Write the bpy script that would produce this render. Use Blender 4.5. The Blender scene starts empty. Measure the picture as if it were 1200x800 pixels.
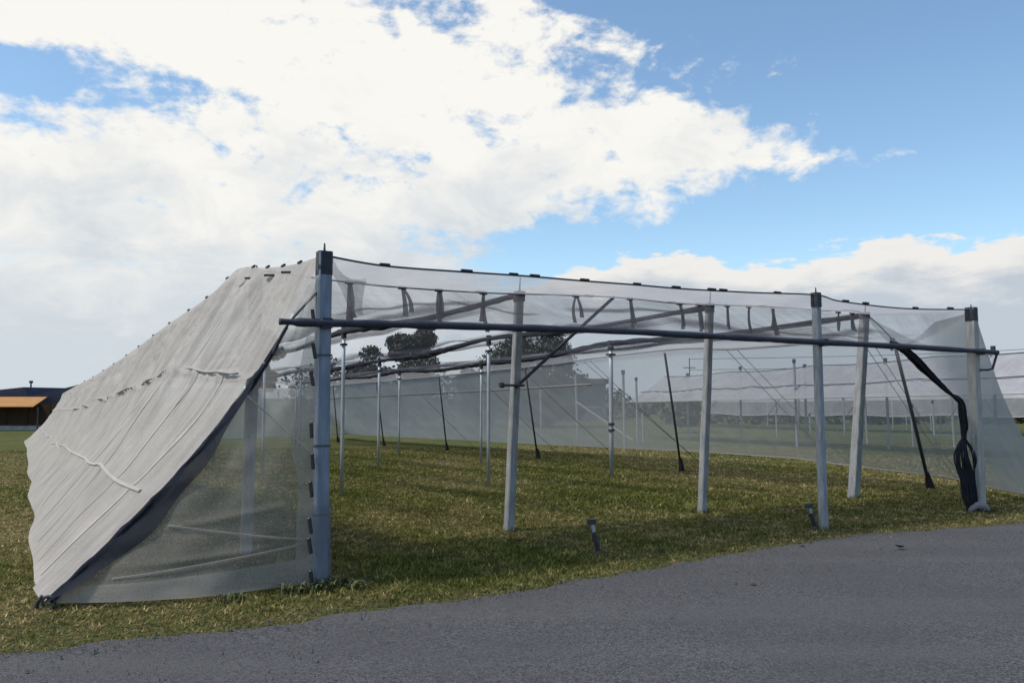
import bpy, bmesh, math, random
import numpy as np
from mathutils import Vector, Matrix

random.seed(7)
rng = np.random.default_rng(7)
scene = bpy.context.scene
C = scene.collection
R = math.radians

# ------------------------------------------------------------------ camera
cam_d = bpy.data.cameras.new('camera')
cam = bpy.data.objects.new('camera', cam_d)
C.objects.link(cam)
cam.location = (0, 0, 1.65)
cam.rotation_euler = (R(90) + math.atan(66 / 960), 0, 0)
cam_d.sensor_width = 36
cam_d.lens = 28.8
cam_d.clip_end = 6000
scene.camera = cam

# ------------------------------------------------------------------ light and exposure
SUN_AZ = R(-108)       # measured from +Y towards +X : sun stands to the left
SUN_EL = R(58)
SUN_STRENGTH = 3.8
SKY_STRENGTH = 0.15
sd = bpy.data.lights.new('sun', 'SUN')
sd.energy = SUN_STRENGTH
sd.angle = R(10)
sd.color = (1.0, 0.93, 0.82)
sun = bpy.data.objects.new('sun', sd)
C.objects.link(sun)
sdir = Vector((math.sin(SUN_AZ) * math.cos(SUN_EL), math.cos(SUN_AZ) * math.cos(SUN_EL), math.sin(SUN_EL)))
sun.rotation_euler = sdir.to_track_quat('Z', 'Y').to_euler()
sun.location = sdir * 60

scene.view_settings.view_transform = 'Standard'
scene.view_settings.look = 'None'
scene.view_settings.exposure = 0.0
scene.view_settings.gamma = 1.0
scene.render.engine = 'CYCLES'
scene.cycles.transparent_max_bounces = 32
scene.cycles.max_bounces = 8


class X:
    """socket expression: builds Math nodes"""
    def __init__(s, nt, v): s.nt = nt; s.v = v
    def op(s, o, *a):
        n = s.nt.nodes.new('ShaderNodeMath'); n.operation = o
        for i, q in enumerate((s,) + a):
            q = q.v if isinstance(q, X) else q
            if isinstance(q, (int, float)): n.inputs[i].default_value = q
            else: s.nt.links.new(q, n.inputs[i])
        return X(s.nt, n.outputs[0])
    def __add__(s, o): return s.op('ADD', o)
    def __sub__(s, o): return s.op('SUBTRACT', o)
    def __mul__(s, o): return s.op('MULTIPLY', o)
    def __truediv__(s, o): return s.op('DIVIDE', o)
    def max(s, o): return s.op('MAXIMUM', o)
    def min(s, o): return s.op('MINIMUM', o)
    def step(s, a, b):
        n = s.nt.nodes.new('ShaderNodeMapRange'); n.interpolation_type = 'SMOOTHSTEP'
        s.nt.links.new(s.v, n.inputs[0]); n.inputs[1].default_value = a; n.inputs[2].default_value = b
        return X(s.nt, n.outputs[0])
    def lin(s, a, b, c=0., d=1.):
        n = s.nt.nodes.new('ShaderNodeMapRange')
        s.nt.links.new(s.v, n.inputs[0]); n.inputs[1].default_value = a; n.inputs[2].default_value = b
        n.inputs[3].default_value = c; n.inputs[4].default_value = d
        return X(s.nt, n.outputs[0])


def noise(nt, vec, scale, detail=6, rough=.55, dist=0.):
    n = nt.nodes.new('ShaderNodeTexNoise')
    if vec is not None: nt.links.new(vec, n.inputs['Vector'])
    n.inputs['Scale'].default_value = scale; n.inputs['Detail'].default_value = detail
    n.inputs['Roughness'].default_value = rough; n.inputs['Distortion'].default_value = dist
    return X(nt, n.outputs['Fac'])


def combine(nt, a, b, c=0.):
    n = nt.nodes.new('ShaderNodeCombineXYZ')
    for i, q in enumerate((a, b, c)):
        if isinstance(q, X): nt.links.new(q.v, n.inputs[i])
        else: n.inputs[i].default_value = q
    return n.outputs[0]


def mixc(nt, fac, a, b):
    n = nt.nodes.new('ShaderNodeMix'); n.data_type = 'RGBA'
    f = fac.v if isinstance(fac, X) else fac
    if isinstance(f, (int, float)): n.inputs[0].default_value = f
    else: nt.links.new(f, n.inputs[0])
    for i, q in ((6, a), (7, b)):
        if isinstance(q, tuple): n.inputs[i].default_value = q + (1,) if len(q) == 3 else q
        else: nt.links.new(q, n.inputs[i])
    return n.outputs[2]


world = bpy.data.worlds.new('World')
scene.world = world
world.use_nodes = True
nt = world.node_tree
nt.nodes.clear()
sky = nt.nodes.new('ShaderNodeTexSky')
sky.sky_type = 'NISHITA'
sky.sun_disc = False
sky.sun_elevation = SUN_EL
sky.sun_rotation = SUN_AZ
sky.air_density = 1.0
sky.dust_density = 0.6
sky.ozone_density = 1.0
geo = nt.nodes.new('ShaderNodeTexCoord')
sep = nt.nodes.new('ShaderNodeSeparateXYZ')
nt.links.new(geo.outputs['Generated'], sep.inputs[0])
dx, dy, dz = (X(nt, sep.outputs[i]) for i in range(3))
zc = dz.max(0.012)
px, py = dx / zc, dy / zc
az = dx.op('ARCTAN2', dy)
el = zc / (dx * dx + dy * dy).op('SQRT').max(0.01)
# cloud cover: broken altocumulus, mottled
pv = combine(nt, dx * 2.6, dy * 1.2, dz * 4.4)
n1 = noise(nt, pv, 1.5, 4, .5, .3)
n2 = noise(nt, pv, 5.0, 7, .6, .35)
n4 = noise(nt, pv, 15.0, 6, .65, .2)
nz = (n1 - .5) * 1.3 + (n2 - .5) * 1.9 + (n4 - .5) * .75
# big bank: a wedge of cloud pointing right, running on to the left
q1 = (py - px * .80 - 2.0) * .75
q2 = (px * -.70 - py + 4.85) * .6
q3 = (az * -1. - .06) * 4.
bank = q1.min(q2.max(q3)).min(.52)
hx, hy = px + 1.42, py - 2.56
hole = ((hx * hx) * -9. + (hy * hy) * -8. + hx * hy * 6.).op('EXPONENT') * .62
bank = bank - hole + (el * -1. + .15).max(0.) * 5.
dens = bank + nz
d1 = dens.step(-.08, .36)
# low cumulus bank along the horizon on the right
lv = combine(nt, az * 9., el * 26.)
n3 = noise(nt, lv, .9, 8, .6, .2)
low_m = ((el * -1. + .132 + az.max(-.05).min(.1) * .4) * 16.).min((az + .2) * 3.).min(.6)
d2 = (low_m + (n3 - .5) * 1.5 + (noise(nt, lv, 3.4, 5, .6, .3) - .5) * .5).step(0., .13)
# colours: bright tops, greyer where the bank is thick or low
shade1 = (noise(nt, pv, 4.0, 7, .62, .4) * .75 + n1 * .35 + (el * -1. + .28) * 1.5).step(.42, .90)
c1 = mixc(nt, shade1, (6.35, 6.25, 5.95), (4.2, 4.6, 4.95))
shade2 = ((el * -1. + .165) * 10. + (n3 - .5) * 1.5).step(.08, .6)
c2 = mixc(nt, shade2, (5.8, 5.7, 5.5), (3.5, 3.95, 4.45))
m = nt.nodes.new('ShaderNodeMix'); m.data_type = 'RGBA'; m.blend_type = 'MULTIPLY'
m.inputs[0].default_value = 1.0
nt.links.new(sky.outputs[0], m.inputs[6]); m.inputs[7].default_value = (1.08, 1.20, 1.20, 1)
col = mixc(nt, d2, m.outputs[2], c2)
col = mixc(nt, d1, col, c1)
bg = nt.nodes.new('ShaderNodeBackground')
bg.inputs[1].default_value = SKY_STRENGTH
nt.links.new(col, bg.inputs[0])
wo = nt.nodes.new('ShaderNodeOutputWorld')
nt.links.new(bg.outputs[0], wo.inputs[0])

# ------------------------------------------------------------------ site grid
# the plot is laid out along U (front row of posts) and N (rows running back); ground falls gently along N
O = np.array([-1.691, 7.315]); U = np.array([.873, .488]); N = np.array([-.545, .838])
INV = np.linalg.inv(np.array([U, N]).T)


def gz(x, y):
    b = INV[1, 0] * (x - O[0]) + INV[1, 1] * (y - O[1])
    return -0.016 * np.clip(b, 0, 34)


def P(u, n, z=0., rel=True):
    """point at grid (u, n); z above the local ground, or absolute if rel is False"""
    x, y = O + u * U + n * N
    return Vector((x, y, z + (gz(x, y) if rel else 0)))


# ------------------------------------------------------------------ materials
def new_mat(name):
    mt = bpy.data.materials.new(name); mt.use_nodes = True
    t = mt.node_tree; t.nodes.clear()
    o = t.nodes.new('ShaderNodeOutputMaterial')
    return mt, t, o


def solid(name, col, rough=.7, var=.25, scale=8., metal=0., bump=0., bscale=60., stretch=None, col2=None):
    mt, t, o = new_mat(name)
    b = t.nodes.new('ShaderNodeBsdfPrincipled')
    tc = t.nodes.new('ShaderNodeTexCoord')
    vec = tc.outputs['Object']
    if stretch:
        mp = t.nodes.new('ShaderNodeMapping'); mp.inputs['Scale'].default_value = stretch
        t.links.new(vec, mp.inputs[0]); vec = mp.outputs[0]
    n = noise(t, vec, scale, 6, .6)
    lo = tuple(c * (1 - var) for c in col); hi = col2 or tuple(min(1, c * (1 + var)) for c in col)
    t.links.new(mixc(t, n.lin(.3, .7), lo, hi), b.inputs['Base Color'])
    b.inputs['Roughness'].default_value = rough; b.inputs['Metallic'].default_value = metal
    if rough > .8: b.inputs['Specular IOR Level'].default_value = .08
    if bump:
        bn = t.nodes.new('ShaderNodeBump'); bn.inputs['Strength'].default_value = bump; bn.inputs['Distance'].default_value = .01
        t.links.new(noise(t, vec, bscale, 4).v, bn.inputs['Height']); t.links.new(bn.outputs[0], b.inputs['Normal'])
    t.links.new(b.outputs[0], o.inputs[0])
    return mt


def net_mat(name, col, cover, var=.06, transl=.4, scale=1.2, bump=0., layered=False):
    """woven mesh: threads cover part of the area, the rest is open"""
    mt, t, o = new_mat(name)
    tc = t.nodes.new('ShaderNodeTexCoord')
    vec = tc.outputs['Object']
    ca = t.nodes.new('ShaderNodeAttribute'); ca.attribute_name = 'cloth'
    def streak(sx, sy, sc, det=5):
        mp = t.nodes.new('ShaderNodeMapping'); mp.inputs['Scale'].default_value = (sx, sy, 1)
        t.links.new(ca.outputs['Vector'], mp.inputs[0])
        return noise(t, mp.outputs[0], sc, det, .6, .3)
    st = streak(5., .5, 1.6); wv = streak(1., 6., 2.2); fine = streak(1., 1., 45., 2)
    n = noise(t, vec, scale, 5, .6) * .45 + st * .25 + wv * .12 + fine * .18
    n = n.lin(.36, .64)
    df = t.nodes.new('ShaderNodeBsdfDiffuse'); tl = t.nodes.new('ShaderNodeBsdfTranslucent')
    n2 = noise(t, vec, scale * 2.3, 6, .65) * .5 + st * .3 + fine * .2
    if bump:      # shading of the folds painted into the colour as thin dark streaks
        n2 = n2 - (streak(9., .28, 1.7, 6).step(.44, .34) * .11)
    cc = mixc(t, n2.lin(.36, .64), tuple(c * (.78 if bump else .84) for c in col), tuple(min(1, c * 1.1) for c in col))
    t.links.new(cc, df.inputs[0]); t.links.new(cc, tl.inputs[0])
    if bump:
        bn = t.nodes.new('ShaderNodeBump'); bn.inputs['Strength'].default_value = bump; bn.inputs['Distance'].default_value = .035
        hgt = streak(7., .55, 1.5, 6) * .8 + noise(t, vec, 11, 5, .6) * .25 + fine * .05
        t.links.new(hgt.v, bn.inputs['Height']); t.links.new(bn.outputs[0], df.inputs['Normal'])
    ms = t.nodes.new('ShaderNodeMixShader'); ms.inputs[0].default_value = transl
    t.links.new(df.outputs[0], ms.inputs[1]); t.links.new(tl.outputs[0], ms.inputs[2])
    tr = t.nodes.new('ShaderNodeBsdfTransparent')
    m2 = t.nodes.new('ShaderNodeMixShader')
    cv = n.lin(0., 1., max(0, cover - var), min(1, cover + var))
    if layered:      # how many layers of mesh lie over each other here
        at = t.nodes.new('ShaderNodeAttribute'); at.attribute_name = 'layers'
        cv = cv * X(t, at.outputs['Fac'])
    t.links.new(cv.v, m2.inputs[0])
    t.links.new(tr.outputs[0], m2.inputs[1]); t.links.new(ms.outputs[0], m2.inputs[2])
    t.links.new(m2.outputs[0], o.inputs[0])
    return mt


M = {}
M['concrete'] = solid('concrete', (.29, .30, .31), .85, .32, 6, bump=.3, bscale=90, stretch=(3, 3, .7))
M['concrete_blue'] = solid('net_wrapped_concrete', (.21, .24, .285), .85, .3, 5, bump=.25, bscale=70, stretch=(3, 3, .5))
M['concrete_tan'] = solid('weathered_concrete', (.38, .36, .33), .85, .25, 4, bump=.3, bscale=80, stretch=(3, 3, .7))
M['steel'] = solid('galvanised_steel', (.42, .44, .46), .5, .15, 6, metal=.3, stretch=(2, 2, .5))
M['dark_steel'] = solid('dark_steel', (.035, .037, .045), .55, .3, 12)
M['bar'] = solid('rolled_bar', (.026, .029, .046), .7, .35, 7, bump=.3, bscale=40)
M['black'] = solid('black_plastic', (.012, .012, .014), .5, .3, 20)
M['cap'] = solid('dark_cap', (.022, .024, .035), .6, .35, 18, bump=.4, bscale=40)
M['wire'] = solid('wire', (.06, .065, .08), .5, .2, 10)
M['rope'] = solid('pale_rope', (.45, .44, .42), .9, .15, 20)
M['net_dense'] = net_mat('dense_shade_net', (.49, .458, .425), .89, .06, .3, 1.0, bump=.75)
M['net_seam'] = net_mat('doubled_net_seam', (.47, .445, .42), .95, .03, .2, 4)
M['net_end'] = net_mat('fine_end_net', (.42, .40, .36), .40, .05, .35, .9)
M['net_hem'] = net_mat('fine_net_hem', (.42, .40, .37), .50, .1, .35, 2)
M['net_curtain'] = net_mat('curtain_net', (.27, .27, .295), .43, .20, .45, 1.1)
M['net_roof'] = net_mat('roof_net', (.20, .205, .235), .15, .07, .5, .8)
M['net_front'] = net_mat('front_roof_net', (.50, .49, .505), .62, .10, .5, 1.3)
M['net_fold'] = net_mat('folded_net', (.07, .075, .10), .70, .15, .3, 3)
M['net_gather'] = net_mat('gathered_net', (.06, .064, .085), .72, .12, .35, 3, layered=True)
M['net_wall'] = net_mat('wall_net', (.52, .53, .515), .78, .05, .4, .5, layered=True)
M['net_far'] = net_mat('neighbour_net', (.45, .445, .48), .90, .08, .35, .6, bump=.8)
M['net_far_thin'] = net_mat('neighbour_thin_net', (.46, .46, .48), .5, .06, .4, .5)
M['net_dark'] = solid('dark_bundled_net', (.026, .027, .033), .95, .5, 9, bump=.8, bscale=25, stretch=(4, 4, 1))
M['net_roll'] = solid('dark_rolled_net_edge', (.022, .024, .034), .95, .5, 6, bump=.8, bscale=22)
M['bark'] = solid('bark', (.07, .055, .04), .9, .3, 8, bump=.6, bscale=20)


def leaf_mat(name, col, col2):
    mt, t, o = new_mat(name)
    b = t.nodes.new('ShaderNodeBsdfPrincipled'); b.inputs['Roughness'].default_value = .7
    g = t.nodes.new('ShaderNodeNewGeometry')
    t.links.new(mixc(t, X(t, g.outputs['Random Per Island']), col, col2), b.inputs['Base Color'])
    t.links.new(b.outputs[0], o.inputs[0])
    return mt


M['leaf_dark'] = leaf_mat('dark_foliage', (.010, .016, .009), (.026, .036, .018))
M['leaf_mid'] = leaf_mat('mid_foliage', (.035, .05, .02), (.07, .09, .035))
M['weed'] = leaf_mat('weed_leaves', (.035, .05, .014), (.11, .115, .035))
M['dry_leaf'] = leaf_mat('dry_leaf', (.03, .02, .012), (.09, .06, .03))


def ground_mat():
    mt, t, o = new_mat('mown_grass_ground')
    b = t.nodes.new('ShaderNodeBsdfPrincipled'); b.inputs['Roughness'].default_value = .95
    b.inputs['Specular IOR Level'].default_value = .1
    g = t.nodes.new('ShaderNodeNewGeometry'); v = g.outputs['Position']
    big = noise(t, v, .28, 5, .6)
    mid = noise(t, v, 1.4, 6, .65)
    fine = noise(t, v, 22, 6, .7)
    green = mixc(t, fine.lin(.36, .64), (.020, .026, .009), (.120, .135, .036))
    dry = mixc(t, fine.lin(.36, .64), (.040, .029, .015), (.26, .195, .095))
    c = mixc(t, (big * .55 + mid * .45).step(.50, .66), green, dry)
    t.links.new(c, b.inputs['Base Color'])
    bn = t.nodes.new('ShaderNodeBump'); bn.inputs['Strength'].default_value = .7; bn.inputs['Distance'].default_value = .04
    t.links.new(noise(t, v, 30, 5, .7).v, bn.inputs['Height']); t.links.new(bn.outputs[0], b.inputs['Normal'])
    t.links.new(b.outputs[0], o.inputs[0])
    return mt


def asphalt_mat():
    mt, t, o = new_mat('worn_asphalt')
    b = t.nodes.new('ShaderNodeBsdfPrincipled'); b.inputs['Roughness'].default_value = .9
    b.inputs['Specular IOR Level'].default_value = .25
    g = t.nodes.new('ShaderNodeNewGeometry'); v = g.outputs['Position']
    vo = t.nodes.new('ShaderNodeTexVoronoi'); vo.inputs['Scale'].default_value = 95; t.links.new(v, vo.inputs['Vector'])
    sv = t.nodes.new('ShaderNodeSeparateColor'); t.links.new(vo.outputs['Color'], sv.inputs[0])
    sp = X(t, sv.outputs[0])
    fine = noise(t, v, 55, 4, .7)
    big = noise(t, v, .7, 5, .6)
    c = mixc(t, sp.lin(.1, .95), (.030, .030, .033), (.120, .120, .125))
    c = mixc(t, big.lin(.38, .62, 0, .55), c, (.060, .060, .063))
    rx = t.nodes.new('ShaderNodeMapping'); rx.inputs['Rotation'].default_value = (0, 0, -.44); rx.inputs['Scale'].default_value = (.12, 1.3, 1)
    t.links.new(v, rx.inputs[0])
    trk = noise(t, rx.outputs[0], 1.0, 4, .5)      # worn, dusty lanes along the road
    c = mixc(t, trk.step(.46, .66) * .3, c, (.10, .099, .098))
    c = mixc(t, fine.step(.60, .72) * .8, c, (.026, .026, .03))
    c = mixc(t, noise(t, v, 48, 3, .6).step(.66, .74) * .7, c, (.20, .195, .19))
    t.links.new(c, b.inputs['Base Color'])
    bn = t.nodes.new('ShaderNodeBump'); bn.inputs['Strength'].default_value = .8; bn.inputs['Distance'].default_value = .008
    t.links.new(vo.outputs['Distance'], bn.inputs['Height']); t.links.new(bn.outputs[0], b.inputs['Normal'])
    t.links.new(b.outputs[0], o.inputs[0])
    return mt


M['ground'] = ground_mat()
M['asphalt'] = asphalt_mat()


def attr_mat(name, attr, rough=.9):
    mt, t, o = new_mat(name)
    a = t.nodes.new('ShaderNodeAttribute'); a.attribute_name = attr
    df = t.nodes.new('ShaderNodeBsdfDiffuse'); tl = t.nodes.new('ShaderNodeBsdfTranslucent')
    t.links.new(a.outputs['Color'], df.inputs[0]); t.links.new(a.outputs['Color'], tl.inputs[0])
    ms = t.nodes.new('ShaderNodeMixShader'); ms.inputs[0].default_value = .3
    t.links.new(df.outputs[0], ms.inputs[1]); t.links.new(tl.outputs[0], ms.inputs[2])
    t.links.new(ms.outputs[0], o.inputs[0])
    return mt


M['blade'] = attr_mat('grass_blade', 'tint')
M['gravel'] = solid('gravel', (.085, .084, .085), .9, .5, 30)


# ------------------------------------------------------------------ mesh helpers
def mesh_obj(name, verts, faces, mat, parent=None, smooth=False, origin=None):
    me = bpy.data.meshes.new(name)
    vs = [Vector(v) for v in verts]
    if origin is not None:
        vs = [v - Vector(origin) for v in vs]
    me.from_pydata([tuple(v) for v in vs], [], faces)
    me.update()
    if smooth:
        me.polygons.foreach_set('use_smooth', [True] * len(me.polygons))
    me.materials.append(mat)
    o = bpy.data.objects.new(name, me)
    C.objects.link(o)
    if origin is not None and parent is None:
        o.location = origin
    if parent is not None:
        o.parent = parent
    return o


def tag(o, label, cat, group=None, kind=None):
    if label: o['label'] = label
    if cat: o['category'] = cat
    if group: o['group'] = group
    if kind: o['kind'] = kind
    return o


def empty(name, loc, label, cat, group=None):
    o = bpy.data.objects.new(name, None)
    C.objects.link(o)
    o.location = loc
    o.empty_display_size = .1
    return tag(o, label, cat, group)


class Thing:
    """an Empty at the base; parts are given in world coordinates"""
    def __init__(s, name, loc, label, cat, group=None):
        s.loc = Vector(loc); s.e = empty(name, s.loc, label, cat, group)
    def part(s, name, geo, mat, smooth=False, label=None, under=None):
        o = mesh_obj(name, [Vector(v) - s.loc for v in geo[0]], geo[1], mat, s.e, smooth)
        if label: o['label'] = label
        if under is not None: o.parent = under
        if isinstance(geo, G): cloth_coords(o, geo.ns, geo.nk)
        return o
    def place(s, name, me, mw):
        o = bpy.data.objects.new(name, me); C.objects.link(o); o.parent = s.e
        o.matrix_local = Matrix.Translation(-s.loc) @ mw
        return o


def layers(o, ns, nk, fade=True):
    a = o.data.attributes.new('layers', 'FLOAT', 'POINT')
    v = []
    for i in range(ns):
        s = i / (ns - 1); e = min(1, s * 6, (1 - s) * 6) if fade else 1
        for k in range(nk):
            v.append(max(0, math.sin(math.pi * k / (nk - 1))) ** .8 * e)
    a.data.foreach_set('value', v)


def merge(*gs):
    V, F = [], []
    for v, f in gs:
        k = len(V); V += list(v); F += [tuple(i + k for i in q) for q in f]
    return V, F


def tube(pts, rad, seg=8, caps=True, lump=0., squash=1.):
    pts = [Vector(p) for p in pts]
    n = len(pts)
    V, F = [], []
    prev = None
    for i, p in enumerate(pts):
        t = (pts[min(i + 1, n - 1)] - pts[max(i - 1, 0)]).normalized()
        ref = prev if prev is not None else (Vector((0, 0, 1)) if abs(t.z) < .9 else Vector((1, 0, 0)))
        a = (ref - t * ref.dot(t)).normalized(); b = t.cross(a); prev = a
        r = rad(i / (n - 1)) if callable(rad) else rad
        for k in range(seg):
            an = 2 * math.pi * k / seg
            rr = r * (1 + (random.uniform(-lump, lump) if lump else 0))
            V.append(p + a * (math.cos(an) * rr) + b * (math.sin(an) * rr * squash))
    for i in range(n - 1):
        for k in range(seg):
            F.append((i * seg + k, i * seg + (k + 1) % seg, (i + 1) * seg + (k + 1) % seg, (i + 1) * seg + k))
    if caps:
        F.append(tuple(range(seg))[::-1]); F.append(tuple((n - 1) * seg + k for k in range(seg)))
    return V, F


def curve(ctrl, n):
    """smooth resample of control points (Catmull-Rom)"""
    c = [Vector(p) for p in ctrl]
    out = []
    m = len(c) - 1
    for i in range(n):
        s = i / (n - 1) * m; k = min(int(s), m - 1); t = s - k
        p0, p1, p2, p3 = c[max(k - 1, 0)], c[k], c[k + 1], c[min(k + 2, m)]
        out.append(.5 * ((2 * p1) + (p2 - p0) * t + (2 * p0 - 5 * p1 + 4 * p2 - p3) * t * t + (3 * p1 - p0 - 3 * p2 + p3) * t ** 3))
    return out


class G(tuple):
    def __new__(cls, vf, ns, nk):
        o = tuple.__new__(cls, vf); o.ns = ns; o.nk = nk
        return o


def cloth_coords(o, ns, nk):
    """metres along and across the cloth, for the weave of the net materials"""
    n = len(o.data.vertices); c = np.empty(n * 3); o.data.vertices.foreach_get('co', c); c = c.reshape(ns, nk, 3)
    la = np.concatenate([[0], np.cumsum(np.linalg.norm(np.diff(c[:, nk // 2], axis=0), axis=1))])
    lb = np.concatenate([[0], np.cumsum(np.linalg.norm(np.diff(c[ns // 3], axis=0), axis=1))])
    v = np.zeros((ns, nk, 3), np.float32); v[:, :, 0] = la[:, None]; v[:, :, 1] = lb[None, :]
    o.data.attributes.new('cloth', 'FLOAT_VECTOR', 'POINT').data.foreach_set('vector', v.reshape(-1))


def grid(fn, ns, nt_):
    V = [fn(i / (ns - 1), j / (nt_ - 1)) for i in range(ns) for j in range(nt_)]
    F = [(i * nt_ + j, (i + 1) * nt_ + j, (i + 1) * nt_ + j + 1, i * nt_ + j + 1) for i in range(ns - 1) for j in range(nt_ - 1)]
    return G((V, F), ns, nt_)


def box(c, sx, sy, sz, ang=0.):
    """box centred at c in plan, base at c.z"""
    ca, sa = math.cos(ang), math.sin(ang)
    V = []
    for z in (0, sz):
        for a, b in ((-1, -1), (1, -1), (1, 1), (-1, 1)):
            x, y = a * sx / 2, b * sy / 2
            V.append(Vector((c[0] + x * ca - y * sa, c[1] + x * sa + y * ca, c[2] + z)))
    return V, [(3, 2, 1, 0), (4, 5, 6, 7), (0, 1, 5, 4), (1, 2, 6, 5), (2, 3, 7, 6), (3, 0, 4, 7)]


def prism(p0, p1, w, w2, ang, ch=.012, rows=6):
    """chamfered square post from p0 to p1, slightly uneven"""
    p0, p1 = Vector(p0), Vector(p1)
    ca, sa = math.cos(ang), math.sin(ang)
    prof = []
    for ww, out in ((1, prof),):
        a, b = .5 * w, .5 * w - ch
        prof = [(-b, -a), (b, -a), (a, -b), (a, b), (b, a), (-b, a), (-a, b), (-a, -b)]
    V, F = [], []
    for i in range(rows):
        t = i / (rows - 1); p = p0.lerp(p1, t); k = (1 - t) + t * (w2 / w)
        jx, jy = random.uniform(-.003, .003), random.uniform(-.003, .003)
        for x, y in prof:
            x, y = x * k + jx, y * k + jy
            V.append(p + Vector((x * ca - y * sa, x * sa + y * ca, 0)))
    for i in range(rows - 1):
        for k in range(8):
            F.append((i * 8 + k, i * 8 + (k + 1) % 8, (i + 1) * 8 + (k + 1) % 8, (i + 1) * 8 + k))
    F.append(tuple(range(8))[::-1]); F.append(tuple((rows - 1) * 8 + k for k in range(8)))
    return V, F


def vnoise(seed):
    """cheap smooth 2-D noise from sines"""
    r = random.Random(seed)
    ks = [(r.uniform(-1, 1), r.uniform(-1, 1), r.uniform(0, 6.28)) for _ in range(10)]
    return lambda x, y: sum(math.sin(a * x * 3 + b * y * 3 + c) for a, b, c in ks) / 4.5


AU = math.atan2(U[1], U[0])

# ------------------------------------------------------------------ ground
def axis(lim, near, n):
    t = np.linspace(0, 1, n)
    return near * t * n / 4 + (lim - near * n / 4) * t ** 5


gx = np.concatenate([-axis(2500, 1.2, 70)[::-1][:-1], axis(2500, 1.2, 70)])
gy = np.concatenate([-axis(60, 1.2, 14)[::-1][:-1], axis(3000, 1.0, 110)])
GX, GY = np.meshgrid(gx, gy, indexing='ij')
GZ = gz(GX, GY)
V = np.stack([GX, GY, GZ], -1).reshape(-1, 3)
a_, b_ = GX.shape
F = [(i * b_ + j, (i + 1) * b_ + j, (i + 1) * b_ + j + 1, i * b_ + j + 1) for i in range(a_ - 1) for j in range(b_ - 1)]
g = mesh_obj('ground', V, F, M['ground'], smooth=True)
g['kind'] = 'structure'

# road: its far edge bends slightly, crumbling into the grass
edge_ctrl = [(-40, -12), (-14, 0.9), (-8.2, 3.25), (-3.37, 5.30), (-1.75, 6.05), (-1.35, 6.45), (-0.7, 6.72), (0.0, 7.07), (1.75, 8.40), (4.0, 9.85), (6.75, 10.95), (12., 13.0), (25., 18.2), (60, 31)]
ec = [tuple(p)[:2] for p in curve([(x, y, 0) for x, y in edge_ctrl], 361)]
ECX = np.array([p[0] for p in ec]); ECY = np.array([p[1] for p in ec])


def road_edge(x):
    return np.interp(x, ECX, ECY)


en = vnoise(3); en2 = vnoise(4)
def crumble(x):
    return .09 * en(x * .9, 1) + .05 * en2(x * 5, 2) + .03 * en(x * 19, 5)
V, F = [], []
xs = np.concatenate([np.linspace(-40, -10, 20), np.arange(-9.9, 14, .06), np.linspace(14.2, 60, 40)])
ROADN = 9
for x in xs:
    ye = float(road_edge(x)) - crumble(x)
    for k in range(ROADN):
        t = k / (ROADN - 1)
        V.append((x + 4.2 * t, ye - 9.5 * t, .004 + .02 * min(1, t * 6)))
for i in range(len(xs) - 1):
    for k in range(ROADN - 1):
        F.append((i * ROADN + k, i * ROADN + k + 1, (i + 1) * ROADN + k + 1, (i + 1) * ROADN + k))
rd = mesh_obj('road', V, F, M['asphalt'])
rd['kind'] = 'structure'

# ------------------------------------------------------------------ posts
posts = {}
CLIP = None


def concrete_post(key, base, top, w, w2, mat, label, cap=.2, capw=1.12, pin=.12, ang=AU, group='concrete posts of the net house'):
    base, top = Vector(base), Vector(top)
    t = Thing('concrete_post', base, label, 'post', group)
    t.part('shaft', prism(base - Vector((0, 0, .15)), top, w, w2, ang), M[mat])
    d = (top - base).normalized()
    if cap:
        t.part('cap', prism(top - d * cap, top + d * .012, w2 * capw, w2 * capw * .98, ang, .02, 4), M['cap'])
    if pin:
        t.part('pin', tube([top - d * .02, top + d * pin], lambda s: .014 * (1 - .5 * s), 6), M['dark_steel'])
    posts[key] = (base, top)
    return t


tl = concrete_post('L', P(0, 0), P(0, 0, 2.95), .125, .12, 'concrete_blue', 'blue-grey corner post where the pale sheet-like side net begins', .20, 1.1, .09)
# bands of cord tied round the corner post
for z in (.62, 1.22, 2.02, 2.32):
    c = P(0, 0, z)
    t0 = box(c, .134, .134, .018, AU)
    tl.part('cord_band', t0, M['wire'])
concrete_post('M', P(6.43, 0), P(6.40, 0, 2.98), .095, .09, 'concrete', 'upright grey front post with dark cap, short anchor stake at its foot', .17, 1.25, .08)
concrete_post('R', P(9.83, .05), P(9.80, .05, 2.98), .135, .13, 'concrete_tan', 'tan-grey corner post with the black gathered net hanging beside it', .19, 1.08, .06)
concrete_post('P0', P(-.1, 2.0), P(-.03, 2.05, 3.10), .11, .13, 'concrete', 'concrete post standing behind the fine triangular end net', .0, 1, .05)
concrete_post('A1', P(3.13, 2.0), P(3.33, 2.05, 3.06), .112, .10, 'concrete', 'leaning concrete post with the dark diagonal brace clamped to it', .12, 1.3, .2)
concrete_post('B1', P(6.45, 2.1), P(6.68, 2.1, 3.09), .11, .10, 'concrete', 'leaning concrete post between the braced post and the upright front post', .12, 1.2, .2)
concrete_post('C1', P(9.9, 2.2), P(10.22, 2.1, 3.14), .15, .125, 'concrete', 'thick leaning concrete post standing behind the dark net roll', .10, 1.1, .2)

ROWU = [-.1, 3.2, 6.1, 9.6]
ROWN = [2.05, 7.8, 13.4, 19.1, 24.7, 30.3]
ROWNAME = ['under the ridge of the pale side net', 'next to the pale side net row', 'in the middle row', 'in the row beside the leaning strut poles']
ORD = ['first', 'second', 'third', 'fourth', 'fifth', 'sixth']


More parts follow.
